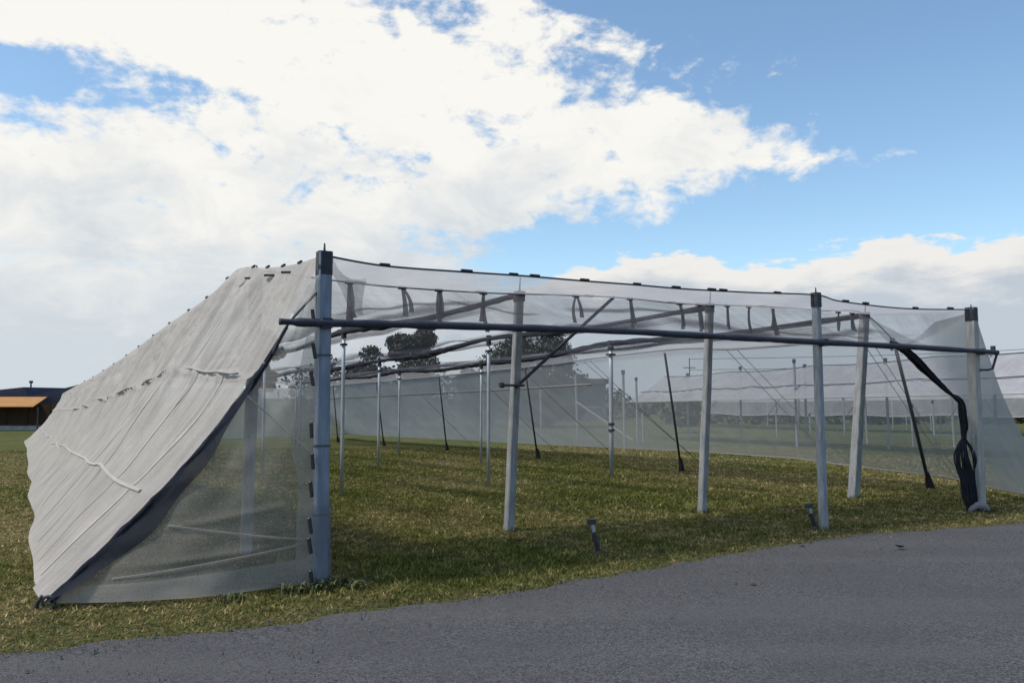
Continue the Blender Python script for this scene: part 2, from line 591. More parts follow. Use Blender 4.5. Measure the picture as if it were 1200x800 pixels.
def ridge_z(n):
    """absolute height of the side net ridge"""
    return float(np.interp(n, [0, .6, 2.1, 2.6, 3.6, 4.5, 6.5, 9.5, 12.1, 16.7, 20.7, 24.5], [2.93, 2.97, 3.12, 3.13, 3.00, 2.93, 2.82, 2.60, 2.43, 2.18, 2.02, 1.85]))


def steel_post(r, k, u, n, h, rad, brackets=False):
    base = P(u, n)
    top = base + Vector((0, 0, h))
    t = Thing('steel_post', base, f'slim grey post {ROWNAME[r]}, {ORD[k]} from the bar', 'post', 'slim posts inside the net house')
    t.part('shaft', tube([base - Vector((0, 0, .1)), base.lerp(top, .3), base.lerp(top, .7), top], rad, 10), M['steel'], True)
    t.part('cap', tube([top - Vector((0, 0, .16)), top + Vector((0, 0, .04))], rad * 1.5, 8), M['cap'])
    t.part('bracket', box(top - Vector((0, 0, .30)), rad * 3.2, rad * 3.2, .04, AU), M['dark_steel'])
    if brackets:
        for z in (1.16, 1.02):
            t.part('clamp', tube([base + Vector((0, 0, z)), base + Vector((0, 0, z + .05))], rad * 1.45, 10), M['dark_steel'])
    # scuffed soil collar
    return t


MEAS = {(1, 1): (3.06, 7.5, 3.03), (1, 2): (3.3, 13.3, 2.92), (1, 3): (3.28, 18.2, 2.85), (2, 1): (6.06, 7.47, 2.99), (2, 2): (6.12, 13.0, 2.84), (3, 1): (9.59, 8.1, 3.05), (3, 2): (9.56, 13.83, 2.87), (3, 3): (9.65, 19.5, 2.9)}
for r in range(4):
    for k in range(1, 6):
        u, n, h = MEAS.get((r, k), (ROWU[r], ROWN[k], 2.85))
        if r == 0:
            if n > 24.: continue
            u = -.05; h = ridge_z(n) - P(u, n).z - .03
        steel_post(r, k, u, n, h, .034 if (r, k) != (3, 1) else .05, (r, k) == (3, 1))
        posts[(r, k)] = (P(u, n), P(u, n, h))
for r, key in enumerate(('P0', 'A1', 'B1', 'C1')):
    posts[(r, 0)] = posts[key]

# leaning strut poles under the far eave
STR = [(12.45, 2.47, 11.55, 2.60), (11.9, 8.36, 11.4, 2.92), (12.2, 14.94, 11.72, 2.84), (12.35, 21.16, 11.98, 2.80), (12.4, 27.0, 12.0, 2.78), (12.3, 32.2, 12.0, 2.76)]
for k, (ub, n, ut, h) in enumerate(STR):
    b, tp = P(ub, n), P(ut, n, h)
    t = Thing('strut_pole', b, f'dark leaning strut pole beside the see-through side wall, {ORD[k]} back from the roll-up bar', 'pole', 'strut poles along the far eave')
    t.part('pole', tube([b - Vector((0, 0, .1)), b.lerp(tp, .5), tp], .028 if k else .034, 8), M['dark_steel'], True)
    d = (tp - b).normalized()
    t.part('foot_wrap', tube([b - d * .03, b + d * .15, b + d * .32], lambda s: .085 * (1 - .55 * s), 8, lump=.25), M['net_dark'])

# ------------------------------------------------------------------ cables and rails
def cable(name, pts, r, label, mat='wire', cat='cable', n=40, grp=None):
    c = curve(pts, n)
    mid = c[0]
    o = mesh_obj(name, *tube(c, r, 6), M[mat], None, True, mid)
    return tag(o, label, cat, grp)


FC = [(0.0, 0, 2.93), (.57, 0, 2.88), (1.41, 0, 2.885), (2.06, 0, 2.895), (2.8, 0, 2.895), (3.51, 0, 2.90), (4.19, 0, 2.90), (5.26, 0, 2.925), (6.40, 0, 2.965), (6.87, 0, 2.91), (8.17, 0, 2.885), (9.78, 0.05, 2.96)]
SC = [(-.03, 2.05, 3.10), (.4, 2.05, 3.07), (.99, 2.05, 3.035), (1.68, 2.05, 3.015), (2.74, 2.05, 3.02), (3.33, 2.05, 3.04), (4.19, 2.06, 3.07), (5.13, 2.08, 3.09), (5.99, 2.09, 3.07), (6.68, 2.1, 3.09), (7.94, 2.1, 3.12), (9.2, 2.1, 3.13), (10.22, 2.1, 3.12), (11.55, 2.4, 2.62)]
BAR = [(-.42, -.1, 2.305), (-.02, -.1, 2.31), (.96, -.1, 2.335), (2.01, -.1, 2.35), (3.15, -.1, 2.365), (4.55, -.1, 2.36), (6.26, -.1, 2.35), (8.03, -.1, 2.345), (10.16, -.1, 2.325)]


def lin(tab, u, i):
    return float(np.interp(u, [q[0] for q in tab], [q[i] for q in tab]))


cable('front_cable', [P(*q) for q in FC], .010, 'taut dark cable over the front posts with clips along it', n=90)
cable('cross_cable', [P(*q) for q in SC], .012, 'dark cable over the leaning concrete posts carrying the hanging straps', n=90)
for r, nm in ((1, 'nearest the pale side net'), (2, 'over the middle row of slim posts'), (3, 'over the row beside the leaning struts')):
    pts = []
    for k in range(0, 6):
        a = posts[(r, k)][1]
        pts.append(a + Vector((0, 0, .0)))
        if k < 5:
            b = posts[(r, k + 1)][1]
            pts.append(a.lerp(b, .5) - Vector((0, 0, .07)))
    c = curve(pts, 120)
    t = Thing('ridge_cable', c[0], f'long roof cable with bunched net running back {nm}', 'cable', 'roof cables')
    t.part('wire', tube(c, .012, 6), M['wire'], True)
    ln = vnoise(20 + r)
    bun = [p + Vector((0, 0, -.035)) for p in c]
    t.part('bunched_net', tube(bun, lambda s: .05 + .022 * ln(s * 14, r), 8, lump=.22), M['net_dark'])
EAVE = [(9.9, 1.2, 2.95), (11.55, 2.47, 2.60), (11.6, 4.3, 2.80), (11.55, 6.4, 2.84), (11.4, 8.4, 2.93), (11.72, 14.94, 2.84), (11.98, 21.16, 2.80), (12., 27., 2.78), (12., 34.5, 2.76)]
cable('eave_rail', [P(*q) for q in EAVE[1:]], .022, 'dark eave rail joining the tops of the leaning strut poles', 'dark_steel', 'rail', 90)

# roll-up bar
c = curve([P(*q) for q in BAR], 90)
t = Thing('roll_up_bar', P(-.42, -.1), 'long dark horizontal roll-up bar fixed across the front posts', 'bar')
bn_ = vnoise(8)
t.part('bar', tube(c, lambda s: .036 + .005 * bn_(s * 40, 0) - (.008 if s < .06 else 0), 10), M['bar'], True)
e = P(10.16, -.1, 2.325)
t.part('end_bracket', tube([e, P(10.02, -.1, 2.08), P(9.9, -.1, 2.06), P(9.84, -.02, 2.06)], .018, 8), M['dark_steel'])
for u, n in ((0, 0), (6.42, 0), (9.82, .03)):
    t.part('clamp', box(P(u, n - .05, lin(BAR, u, 2) - .045), .09, .15, .09, AU), M['bar'])

# diagonal brace
a, b = P(4.86, 2.06, 3.09), P(3.22, 1.93, 1.84)
t = Thing('diagonal_brace', b, 'dark diagonal brace pole from a concrete post up to the cross cable', 'brace')
t.part('pole', tube([b - (a - b) * .02, b.lerp(a, .5), a], .024, 8), M['dark_steel'], True)
t.part('clamp_bolt', tube([P(2.98, 1.9, 1.84), P(3.30, 1.9, 1.84)], .016, 8), M['dark_steel'])
t.part('bolt_head', tube([P(2.95, 1.9, 1.84), P(3.0, 1.9, 1.84)], .035, 8), M['dark_steel'])

# ------------------------------------------------------------------ clip prototype
def clip_mesh():
    bm = bmesh.new()
    bmesh.ops.create_cube(bm, size=1)
    for v in bm.verts: v.co = Vector((v.co.x * .12, v.co.y * .032, v.co.z * .024))
    bmesh.ops.bevel(bm, geom=bm.edges[:], offset=.005, segments=1, affect='EDGES')
    me = bpy.data.meshes.new('clip'); bm.to_mesh(me); bm.free()
    me.materials.append(M['black'])
    return me


CLIP = clip_mesh()


def orient(p, d, s=1., roll=0.):
    d = Vector(d).normalized()
    q = d.to_track_quat('X', 'Z')
    return Matrix.Translation(Vector(p)) @ q.to_matrix().to_4x4() @ Matrix.Rotation(roll, 4, 'X') @ Matrix.Scale(s, 4)


UV3 = Vector((U[0], U[1], 0)); NV3 = Vector((N[0], N[1], -.016))

# ------------------------------------------------------------------ dense side net (left flank)
ANCH = P(-2.09, .34, .05)
HEM = [(.34, -2.09, .04), (1.0, -2.15, .10), (1.7, -2.12, .10), (3.2, -2.03, .08), (5.5, -1.93, .09), (9.5, -1.75, .12), (15.5, -1.52, .22), (20., -1.35, .42), (24.5, -1.22, .60)]


def hem_pt(n):
    u = float(np.interp(n, [q[0] for q in HEM], [q[1] for q in HEM])); z = float(np.interp(n, [q[0] for q in HEM], [q[2] for q in HEM]))
    return P(u, n, z)


def ridge_pt(n):
    u = float(np.interp(n, [0, 1., 2.2, 4, 25], [-.02, -.06, -.12, -.1, -.1]))
    return P(u, n, ridge_z(n), rel=False)


fa, fb, fc_, fd = vnoise(31), vnoise(32), vnoise(33), vnoise(34)
NSIDE = 24.5


def side(s, t, detail=True):
    n_r = NSIDE * s ** 1.6
    n_h = .34 + (NSIDE - .34) * s ** 1.6
    a, b = ridge_pt(n_r), hem_pt(n_h)
    t2 = t
    p = a.lerp(b, t2)
    ch = (b - a).normalized()
    nrm = Vector(ch.cross(NV3)).normalized()
    if nrm.x > 0: nrm = -nrm
    fr = max(0, 1 - n_r / 2.2) ** 1.5
    sg = math.sin(math.pi * t2)
    # the cloth is slack: it hangs in from the straight line, most at its cut front edge
    p = p - nrm * (.10 + .05 * fb(n_r, 1)) * sg
    p = p + UV3 * (.13 * fr * math.sin(math.pi * t2 ** .9)) + Vector((0, 0, -.04 * fr * sg)) + NV3 * (.10 * fr * sg)
    # flat saddle at the top between corner post and the second post
    if n_r < 2.4 and t2 < .09:
        p.z -= .05 * math.sin(math.pi * n_r / 2.4) * (1 - t2 / .09)
    if detail:
        fe = min(1, n_r / .35)
        f_up = max(0, min(1, t2 * 14)) * max(0, 1 - t2 / .62)
        x = n_r + .55 * t2 + .12 * fc_(n_r, t2 * 4)
        w_ = lambda f, k, ph: (1 - abs(math.sin(x * f + k * fa(x * .9, ph) + ph))) ** 2.2
        folds = .9 * w_(4.1, 2.2, .3) + .7 * w_(9.3, 2.6, 1.7) * (.5 + .5 * fb(x * .6, t2)) + .45 * w_(19., 3., 2.9)
        p += nrm * (.115 * fe * f_up * (folds - .45) * (1 - .3 * fr))
        # broad creases running down to the hem
        x2 = n_r + .25 * t2
        p += nrm * (.012 * fe * sg * ((1 - abs(math.sin(x2 * 1.7 + 1.2 * fb(x2 * .5, 5)))) ** 3 - .25))
        p += nrm * fe * (.032 * fc_(n_r * 1.1, t2 * 3.2) * sg + .016 * fd(n_r * 3.5, t2 * 9) * sg)
        # crumpled lower quarter and scalloped hem
        lw = max(0, (t2 - .62) / .38)
        p += nrm * (.030 * lw * (1.15 - lw) * fd(n_r * 1.2, t2 * 7) * (1 if n_r > .8 else n_r / .8))
        if n_r > .5: p += Vector((0, 0, 1)) * (.02 * lw ** 6 * fa(n_r * .8, 3)) - UV3 * (.03 * lw ** 3 * (fb(n_r * .45, 2) + .25 * fa(n_r * 1.1, 1)))
        # horizontal seams pull a small step
        for ts in (.36, .70):
            dlt = t2 - ts - .012 * fb(n_r * .8, ts)
            k_ = 1. if ts < .5 else .4
            p += nrm * k_ * (.022 * math.exp(-(dlt / .012) ** 2) + (.014 if dlt > 0 else -.006) * math.exp(-abs(dlt) * 9))
    return p


t = Thing('side_net', P(-1.6, .3), 'pale grey dense net sheet sloping to the ground along the flank, dark rolled front edge', 'net')
sheet = t.part('net_sheet', grid(side, 430, 120), M['net_dense'], True)
def seam_strip(n0, t0, t1, wd, seed, slant=.0):
    f = vnoise(seed)
    def fn(a, k):
        tt = t0 + (t1 - t0) * a
        n = n0 + slant * a + wd * (k - .5) * (1 + .4 * f(a * 5, 0)) + .03 * f(a * 3, 1)
        q = side((max(.02, n) / NSIDE) ** (1 / 1.6), tt)
        ch = (hem_pt(max(.4, n)) - ridge_pt(n)).normalized(); nm = Vector(ch.cross(NV3)).normalized()
        if nm.x > 0: nm = -nm
        return q + nm * (.006 + .003 * math.sin(math.pi * k))
    return grid(fn, 60, 5)
for i, (n0, t0, t1, wd, sl) in enumerate(((.55, .36, .98, .05, .1), (1.35, .36, .98, .06, .1), (2.5, .36, .97, .06, .1), (4.0, .36, .95, .08, .1), (5.9, .36, .95, .09, .1), (8.2, .36, .9, .10, 0.), (10.9, .36, .9, .1, 0.), (1.9, .03, .36, .04, .05), (3.2, .03, .36, .05, .05), (5.0, .03, .36, .06, 0.))):
    t.part('panel_seam', seam_strip(n0, t0, t1, wd, 700 + i, sl), M['net_seam'], True, under=sheet)
def long_seam(ts, n0, n1, seed, wd):
    f = vnoise(seed)
    def fn(a, k):
        n = n0 + (n1 - n0) * a
        q = side((n / NSIDE) ** (1 / 1.6), ts + wd * (k - .5) + .012 * fb(n * .8, ts) + .004 * f(a * 9, 0))
        ch = (hem_pt(max(.4, n)) - ridge_pt(n)).normalized(); nm = Vector(ch.cross(NV3)).normalized()
        if nm.x > 0: nm = -nm
        return q + nm * .016
    return grid(fn, 120, 5)
t.part('long_seam', long_seam(.70, .3, 20, 720, .009), M['net_seam'], True, under=sheet)
# raised battens along the seams (short strips, slightly wavy)
for (n0, n1, ts) in ((.25, 1.75, .355), (2.6, 4.6, .36), (5.4, 7.6, .36), (8.2, 10.2, .36), (11.2, 13.2, .36), (14.5, 16.5, .36)):
    pts = []
    for i in range(16):
        n = n0 + (n1 - n0) * i / 15
        s = (n / NSIDE) ** (1 / 1.6)
        q = side(s, ts + .010 * fb(n * .8, ts) + .002 * math.sin(i * .8 + n0), False)
        q2 = side(s, ts + .03, False)
        ch = (q2 - q).normalized(); nm = Vector(ch.cross(NV3)).normalized()
        if nm.x > 0: nm = -nm
        pts.append(q + nm * (.045 + .008 * math.sin(i * .7)))
    t.part('seam_batten', tube(pts, .013, 6, squash=1.8), M['net_seam'], True, under=sheet)
# rolled front edge, dark grey net with its shade put into the colour: a lumpy roll that widens into a loose flap towards the ground
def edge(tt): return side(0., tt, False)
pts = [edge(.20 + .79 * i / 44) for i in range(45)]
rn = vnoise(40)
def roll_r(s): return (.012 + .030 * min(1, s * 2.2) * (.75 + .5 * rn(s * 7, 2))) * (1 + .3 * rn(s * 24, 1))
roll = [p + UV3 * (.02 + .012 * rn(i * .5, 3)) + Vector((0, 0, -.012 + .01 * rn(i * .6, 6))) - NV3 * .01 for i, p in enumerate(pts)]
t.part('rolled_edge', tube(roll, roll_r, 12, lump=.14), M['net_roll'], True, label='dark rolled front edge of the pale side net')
# loose dark flap hanging behind the roll in its lower half
def flap(s, q):
    p = edge(.36 + .63 * s)
    wv = math.sin(math.pi * min(1, s * 1.02)) ** .8 * (.07 + .19 * s + .03 * rn(s * 8, 4))
    d = (UV3 * .85 + Vector((0, 0, -.45)))
    z = p + d * (wv * q) + NV3 * (-.02 - .11 * q + .02 * math.sin(s * 22 + q * 3))
    z.z = max(z.z, .05)
    return z
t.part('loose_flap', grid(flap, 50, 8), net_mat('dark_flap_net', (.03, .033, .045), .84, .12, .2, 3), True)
# clips along the ridge and on the saddle
for n in (.55, 1.0, 1.45, 1.9, 3.0, 4.1, 5.2, 6.6, 8.0, 9.5, 11, 12.8, 14.6, 16.6, 18.6, 20.6, 22.6):
    p = side((n / NSIDE) ** (1 / 1.6), 0.) + Vector((0, 0, .008))
    t.place('clip', CLIP, orient(p, NV3 + Vector((0, 0, -.05)), .8))
for s_, tt in ((.15, .035), (.19, .045), (.11, .03)):
    p = side(s_, tt); t.place('clip', CLIP, orient(p - UV3 * .03 + Vector((0, 0, .015)), NV3 * .4 - UV3 * .6, .9))
cable('guy_cable', [P(0, 0, 2.66), P(-.3, .04, 2.30), edge(.30) + UV3 * .05], .012, 'taut dark guy cable slanting down from the corner post along the pale side net')
t = Thing('ground_anchor', P(-2.12, .34), 'small dark anchor loop pegging down the tip of the pale side net', 'anchor', 'ground anchors')
t.part('rod', tube([P(-2.16, .36, -.1), P(-2.12, .34, .06), P(-2.09, .33, .10)], .018, 8), M['dark_steel'])
t.part('ring', tube([P(-2.05, .3, .05) + Vector((math.cos(a) * .05, 0, math.sin(a) * .05)) for a in np.linspace(0, 6.283, 17)], .012, 6, False), M['dark_steel'])

# ------------------------------------------------------------------ fine triangular end net
en_, en3 = vnoise(51), vnoise(52)


def endnet(s, q):
    """s: down the slanting edge, q: from edge to the post"""
    a = edge(.06 + .94 * s) + UV3 * .02
    zz = a.z if s < .999 else .05
    b = P(-.085, -.03, max(.05, a.z * (1.0 - .02 * s)))
    p = a.lerp(b, q)
    w = math.sin(math.pi * q)
    p += NV3 * (-(.05 + .16 * s ** 3) * w + .03 * w * en_(q * 3, s * 4) + .012 * w * en3(q * 7, s * 9))
    # slack folds running from the post down to the tip
    p += NV3 * (-.018 * w * math.exp(-((s - .80 + .10 * q) / .012) ** 2) - .018 * w * math.exp(-((s - .905 + .06 * q) / .010) ** 2))
    return p


t = Thing('end_net', P(-1.0, 0), 'fine see-through triangular end net between the corner post and the pale side net', 'net')
sheet = t.part('net_sheet', grid(endnet, 120, 60), M['net_end'], True)
t.part('hem_band', grid(lambda s, q: endnet(.90 + .10 * s + .055 * (1 - q) * (1 - s), q) + NV3 * -.012, 10, 50), M['net_hem'], True, under=sheet)
t.part('post_band', grid(lambda s, q: endnet(.18 + .81 * s, 1 - (.075 + .012 * en_(s * 9, 2)) * (1.3 - .5 * s) * q / max(.3, s)) + NV3 * -.02, 60, 6), M['net_hem'], True, under=sheet)
for (s0, q0, s1, q1) in ((.36, .02, .55, 1.), (.77, .2, .84, .99), (.93, .15, .85, .97)):
    if s0 == .36:
        pts = [endnet(s0, q0).lerp(endnet(s1, q1), i / 11) + NV3 * -.02 for i in range(12)]
        pts[5].z -= .01
    else:
        pts = [endnet(s0 + (s1 - s0) * i / 11, q0 + (q1 - q0) * i / 11) + NV3 * -.012 for i in range(12)]
    t.part('rope' if s0 == .36 else 'crease_cord', tube(pts, .008 if s0 == .36 else .010, 6, squash=1. if s0 == .36 else .4), M['rope'] if s0 == .36 else M['net_hem'], True, under=sheet)
for z in (2.36, 2.06, 1.82, 1.37, 1.10, .86, .55, .38, .10):
    p = P(-.115 + random.uniform(-.015, .015), -.10, z)
    t.place('clip', CLIP, orient(p, Vector((.14 + random.uniform(-.12, .08), 0, -1)), 1.15))
# net wrapped round the foot of the post
wr = vnoise(55)
V, F = tube([P(.0, 0, z) for z in (-.02, .05, .12, .3, .5, .72)], lambda s: .104 - .008 * s, 18, False)
V = [v + Vector((wr(i, 1) * .006, wr(i, 2) * .006, 0)) for i, v in enumerate(V)]
t.part('foot_wrap', (V, F), net_mat('wrap_net', (.26, .28, .33), .45, .1, .3, 4), True)

# ------------------------------------------------------------------ front roof net and roll-up curtain
r1, r2 = vnoise(61), vnoise(62)


def front_roof(s, q):
    u = -.02 + 9.84 * s
    a = P(u, lin(FC, u, 1), lin(FC, u, 2))
    u2 = -.03 + 10.2 * s
    b = P(u2, lin(SC, u2, 1), lin(SC, u2, 2))
    p = a.lerp(b, q)
    w = math.sin(math.pi * q)
    p.z -= w * (.05 + .03 * r1(u, q)) - .012 * w * r2(u * 4, q * 3)
    return p


t = Thing('front_roof_net', P(0, 0, 2.9), 'pale strip of roof net behind the front cable, black clips on its edge', 'net')
t.part('net_sheet', grid(front_roof, 200, 14), M['net_front'], True)
for u in (.57, 1.42, 1.95, 2.2, 2.82, 3.52, 4.08, 4.62, 4.8, 5.7, 6.95, 7.35, 8.4, 9.2):
    p = P(u, -.01, lin(FC, u, 2) + .012)
    t.place('clip', CLIP, orient(p, UV3, random.uniform(.85, 1.1)))

c1, c2, c3 = vnoise(71), vnoise(72), vnoise(73)


def curtain(s, q):
    u2 = .02 + 10.15 * s
    a = P(u2, lin(SC, u2, 1) - .02, lin(SC, u2, 2) - .02)
    u = .05 + 9.75 * s
    b = P(u, -.07, lin(BAR, u, 2) + .01)
    p = a.lerp(b, q)
    w = math.sin(math.pi * q)
    p.z -= w * (.16 + .06 * c1(u, q * 2))
    p += NV3 * (w * (.04 * c2(u * 2.2, q * 3) + .015 * c3(u * 7, q)))
    p.z += w * (.02 * c3(u * 5, q * 2))
    return p


t = Thing('roll_up_curtain', P(0, 0, 2.3), 'see-through grey curtain net slung from the cross cable to the roll-up bar', 'net')
t.part('net_sheet', grid(curtain, 260, 22), M['net_curtain'], True)
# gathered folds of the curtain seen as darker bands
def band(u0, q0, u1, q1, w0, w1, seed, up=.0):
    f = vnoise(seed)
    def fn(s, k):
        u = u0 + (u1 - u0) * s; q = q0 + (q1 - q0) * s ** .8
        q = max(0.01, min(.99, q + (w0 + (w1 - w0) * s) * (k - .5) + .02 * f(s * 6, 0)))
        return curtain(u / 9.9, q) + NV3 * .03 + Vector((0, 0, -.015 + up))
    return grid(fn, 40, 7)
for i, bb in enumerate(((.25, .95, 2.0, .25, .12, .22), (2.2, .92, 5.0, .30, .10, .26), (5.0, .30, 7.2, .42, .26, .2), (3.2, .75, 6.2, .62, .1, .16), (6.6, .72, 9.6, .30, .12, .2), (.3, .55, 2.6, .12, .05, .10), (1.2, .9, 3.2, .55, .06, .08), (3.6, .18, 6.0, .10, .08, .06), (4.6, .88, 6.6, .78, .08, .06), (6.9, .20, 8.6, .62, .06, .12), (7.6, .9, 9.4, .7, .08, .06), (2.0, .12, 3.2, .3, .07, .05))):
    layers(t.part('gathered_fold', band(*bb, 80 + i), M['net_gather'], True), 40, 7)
# hanging strap ties
def strap(u, ln, spread, seed):
    rr = random.Random(seed)
    gs = []
    top = P(u, lin(SC, u, 1) - .03, lin(SC, u, 2) - .01)
    for j in range(rr.choice((2, 2, 3))):
        dx_ = rr.uniform(-spread, spread); w = rr.uniform(.03, .065); l2 = ln * rr.uniform(.75, 1.05)
        bend = rr.uniform(-.04, .04)
        Vv, Ff = [], []
        for i in range(7):
            s = i / 6
            cpt = top + UV3 * (dx_ * s ** .9 + bend * math.sin(math.pi * s)) + Vector((0, 0, -l2 * s)) + NV3 * (-.02 * j - .05 * s)
            hw = w * (.6 + .6 * s)
            for sx, sn in ((-1, 0), (1, 0), (1, .006), (-1, .006)):
                Vv.append(cpt + UV3 * (sx * hw * .5) + NV3 * sn)
        for i in range(6):
            for k in range(4):
                Ff.append((i * 4 + k, i * 4 + (k + 1) % 4, (i + 1) * 4 + (k + 1) % 4, (i + 1) * 4 + k))
        Ff += [(3, 2, 1, 0), (24, 25, 26, 27)]
        gs.append((Vv, Ff))
    gs.append(tube([top + UV3 * -.05, top + UV3 * .05], .022, 6))
    return merge(*gs)
for i, (u, ln, sp) in enumerate(((1.02, .52, .05), (1.68, .38, .10), (2.16, .46, .03), (2.78, .48, -.10), (4.2, .36, .08), (5.13, .45, .06), (6.05, .40, .04), (6.42, .40, .05), (7.0, .38, .05), (7.45, .42, .04), (7.95, .44, .07), (9.5, .36, .12), (9.85, .3, .1), (11.2, .24, .12))):
    t.part('strap', strap(u, ln, abs(sp), 300 + i), M['net_fold'])
for u in (1.15, 2.74, 4.42, 5.9, 7.75, 9.0):
    t.place('clip', CLIP, orient(P(u, lin(SC, u, 1) - .03, lin(SC, u, 2)), UV3, 1.25))
# net draped off the corner post top
def drape(s, q):
    a = P(.06, -.02, 2.93 - .05 * s); b = P(.95, 1.4, 2.98)
    p = a.lerp(b, s); p.z -= q * (.18 + .22 * s) + .08 * math.sin(math.pi * s)
    return p + NV3 * (.05 * math.sin(q * 4 + s * 5))
t.part('corner_drape', grid(drape, 24, 8), M['net_curtain'], True)

# ------------------------------------------------------------------ main roof net
rf1, rf2 = vnoise(91), vnoise(92)
RU = [-.1, 3.2, 6.2, 9.75, 11.75]


def row_z(u, n):
    z0 = ridge_z(min(n, 24.5)) if True else 0
    g0 = float(P(u, n).z)
    zz = [z0 - float(P(-.1, n).z), 3.02, 2.98, 3.0, 2.80]
    return float(np.interp(u, RU, zz)) + g0


def roof(s, q):
    n = 2.1 + 28.5 * s ** 1.3
    u = -.08 + 11.8 * q
    z = row_z(u, n)
    for a, b in zip(RU[:-1], RU[1:]):
        if a <= u <= b:
            t_ = (u - a) / (b - a); w = math.sin(math.pi * t_)
            z -= w * (.22 + .05 * rf1(n * .7, a)) * (1 if b < 11 else .3)
            z += .03 * w * rf2(n * 2, u * 2)
    return P(u, n, z, rel=False)


t = Thing('roof_net', P(4.8, 2.1, 3.0), 'thin grey roof net sagging between the roof cables', 'net')
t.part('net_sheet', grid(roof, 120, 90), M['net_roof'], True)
def eave_strip(s, k):
    n = 2.5 + 32 * s ** 1.3
    a = P(9.7, n, 2.98 - .06 * abs(math.sin(n * .56))); b = P(float(np.interp(n, [2.5, 8.4, 15, 21, 36], [11.55, 11.4, 11.72, 11.98, 12.])), n, float(np.interp(n, [2.47, 4.3, 6.4, 8.4, 15, 21, 36], [2.60, 2.80, 2.84, 2.92, 2.83, 2.79, 2.75])))
    p = a.lerp(b, k); p.z -= .10 * math.sin(math.pi * k) * (1 + .3 * rf1(n, k))
    return p
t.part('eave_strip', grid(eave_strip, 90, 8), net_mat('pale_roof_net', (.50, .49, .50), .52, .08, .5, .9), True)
def fold_band(uc, wdt, seed, n0=2.2, n1=28.):
    f = vnoise(seed)
    def fn(s, k):
        n = n0 + (n1 - n0) * s ** 1.4
        u = uc + wdt * (k - .5) * (1 + .5 * f(n * .8, 1)) + .06 * f(n * .5, 2)
        q = (u + .08) / 11.8; ss = max(0, (n - 2.1) / 28.5) ** (1 / 1.3)
        p = roof(ss, min(1, max(0, q))); p.z -= .03 + .05 * math.sin(math.pi * k) * (1 + .6 * f(n * 1.3, 3))
        return p
    return grid(fn, 90, 8)
for i, (uc, w) in enumerate(((1.5, .35), (4.7, .42), (8.0, .42), (3.35, .4), (6.35, .4), (9.85, .45))):
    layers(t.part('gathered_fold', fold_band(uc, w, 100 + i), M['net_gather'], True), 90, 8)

# ------------------------------------------------------------------ see-through side wall (right flank) and back wall
HEMR = [(.02, 11.85, .03), (1.2, 12.2, .12), (2.4, 12.85, .20), (4.8, 13.43, .25), (7.5, 14.8, .25), (10.7, 15.3, .25), (15.1, 15.1, .25), (19.3, 14.75, .25), (25.2, 14.7, .25), (36.3, 14.3, .25)]
TOPR = [(.05, 9.86, 2.93), (.8, 10.1, 2.86), (1.6, 10.9, 2.72), (2.47, 11.55, 2.60), (4.3, 11.6, 2.78), (8.4, 11.4, 2.90), (15., 11.72, 2.82), (21., 11.98, 2.78), (27., 12., 2.76), (36.3, 12., 2.74)]
w1, w2 = vnoise(111), vnoise(112)


def rwall(s, q):
    n = .03 + 36.2 * s ** 1.5
    ua = float(np.interp(n, [k[0] for k in TOPR], [k[1] for k in TOPR])); za = float(np.interp(n, [k[0] for k in TOPR], [k[2] for k in TOPR]))
    ub = float(np.interp(n, [k[0] for k in HEMR], [k[1] for k in HEMR])); zb = float(np.interp(n, [k[0] for k in HEMR], [k[2] for k in HEMR]))
    a, b = P(ua, n, za), P(ub, n, zb)
    p = a.lerp(b, q); w = math.sin(math.pi * q)
    p -= UV3 * (w * (.12 + .05 * w1(n * .8, q * 2) + (.10 if n < 1 else .10 * math.exp(-(n - 1)))))
    p += UV3 * (.02 * w2(n * 3, q * 5) * w)
    return p


t = Thing('wall_net', P(12, .3), 'grey see-through side wall net sweeping from the tan corner post into the distance', 'net')
o = t.part('net_sheet', grid(rwall, 150, 30), M['net_wall'], True)
at_ = o.data.attributes.new('layers', 'FLOAT', 'POINT')
at_.data.foreach_set('value', [float(np.interp(.03 + 36.2 * (i / 149) ** 1.5, [0, .7, 1.6, 10, 16, 22, 36], [1.12, 1.05, .55, .62, .92, 1.08, 1.12])) for i in range(150) for j in range(30)])
SN = [((n - .03) / 36.2) ** (1 / 1.5) for n in np.linspace(12.5, 36, 60)]
def corner(s_, q):
    a = P(9.86, .05, 2.95).lerp(P(11.55, 2.47, 2.60), s_); b = P(9.86, .05, 2.95).lerp(P(10.22, 2.1, 3.12), s_)
    a.z -= .08 * math.sin(math.pi * s_)
    p = a.lerp(b, q); p.z -= .06 * math.sin(math.pi * q) * s_
    return p
t.part('corner_net', grid(corner, 16, 12), M['net_curtain'], True)
t.part('seam', tube([rwall(s, .235) - UV3 * .02 for s in SN], .028, 6), M['net_seam'], True)
SN = [((n - .03) / 36.2) ** (1 / 1.5) for n in np.linspace(.1, 36, 90)]
t.part('hem_cord', tube([rwall(s, 1.) for s in SN], .013, 6), M['net_seam'], True)


def bwall(s, q):
    u = .6 + 13.7 * s
    n = float(np.interp(u, [.6, 3.2, 14.3], [26., 32, 36.2]))
    z = float(np.interp(u, [.6, 3.2, 12, 14.3], [2.2, 2.6, 2.7, 1.4])) * (1 - q) + .25 * q
    p = P(u, n, z); p += NV3 * (.15 * math.sin(math.pi * q))
    return p


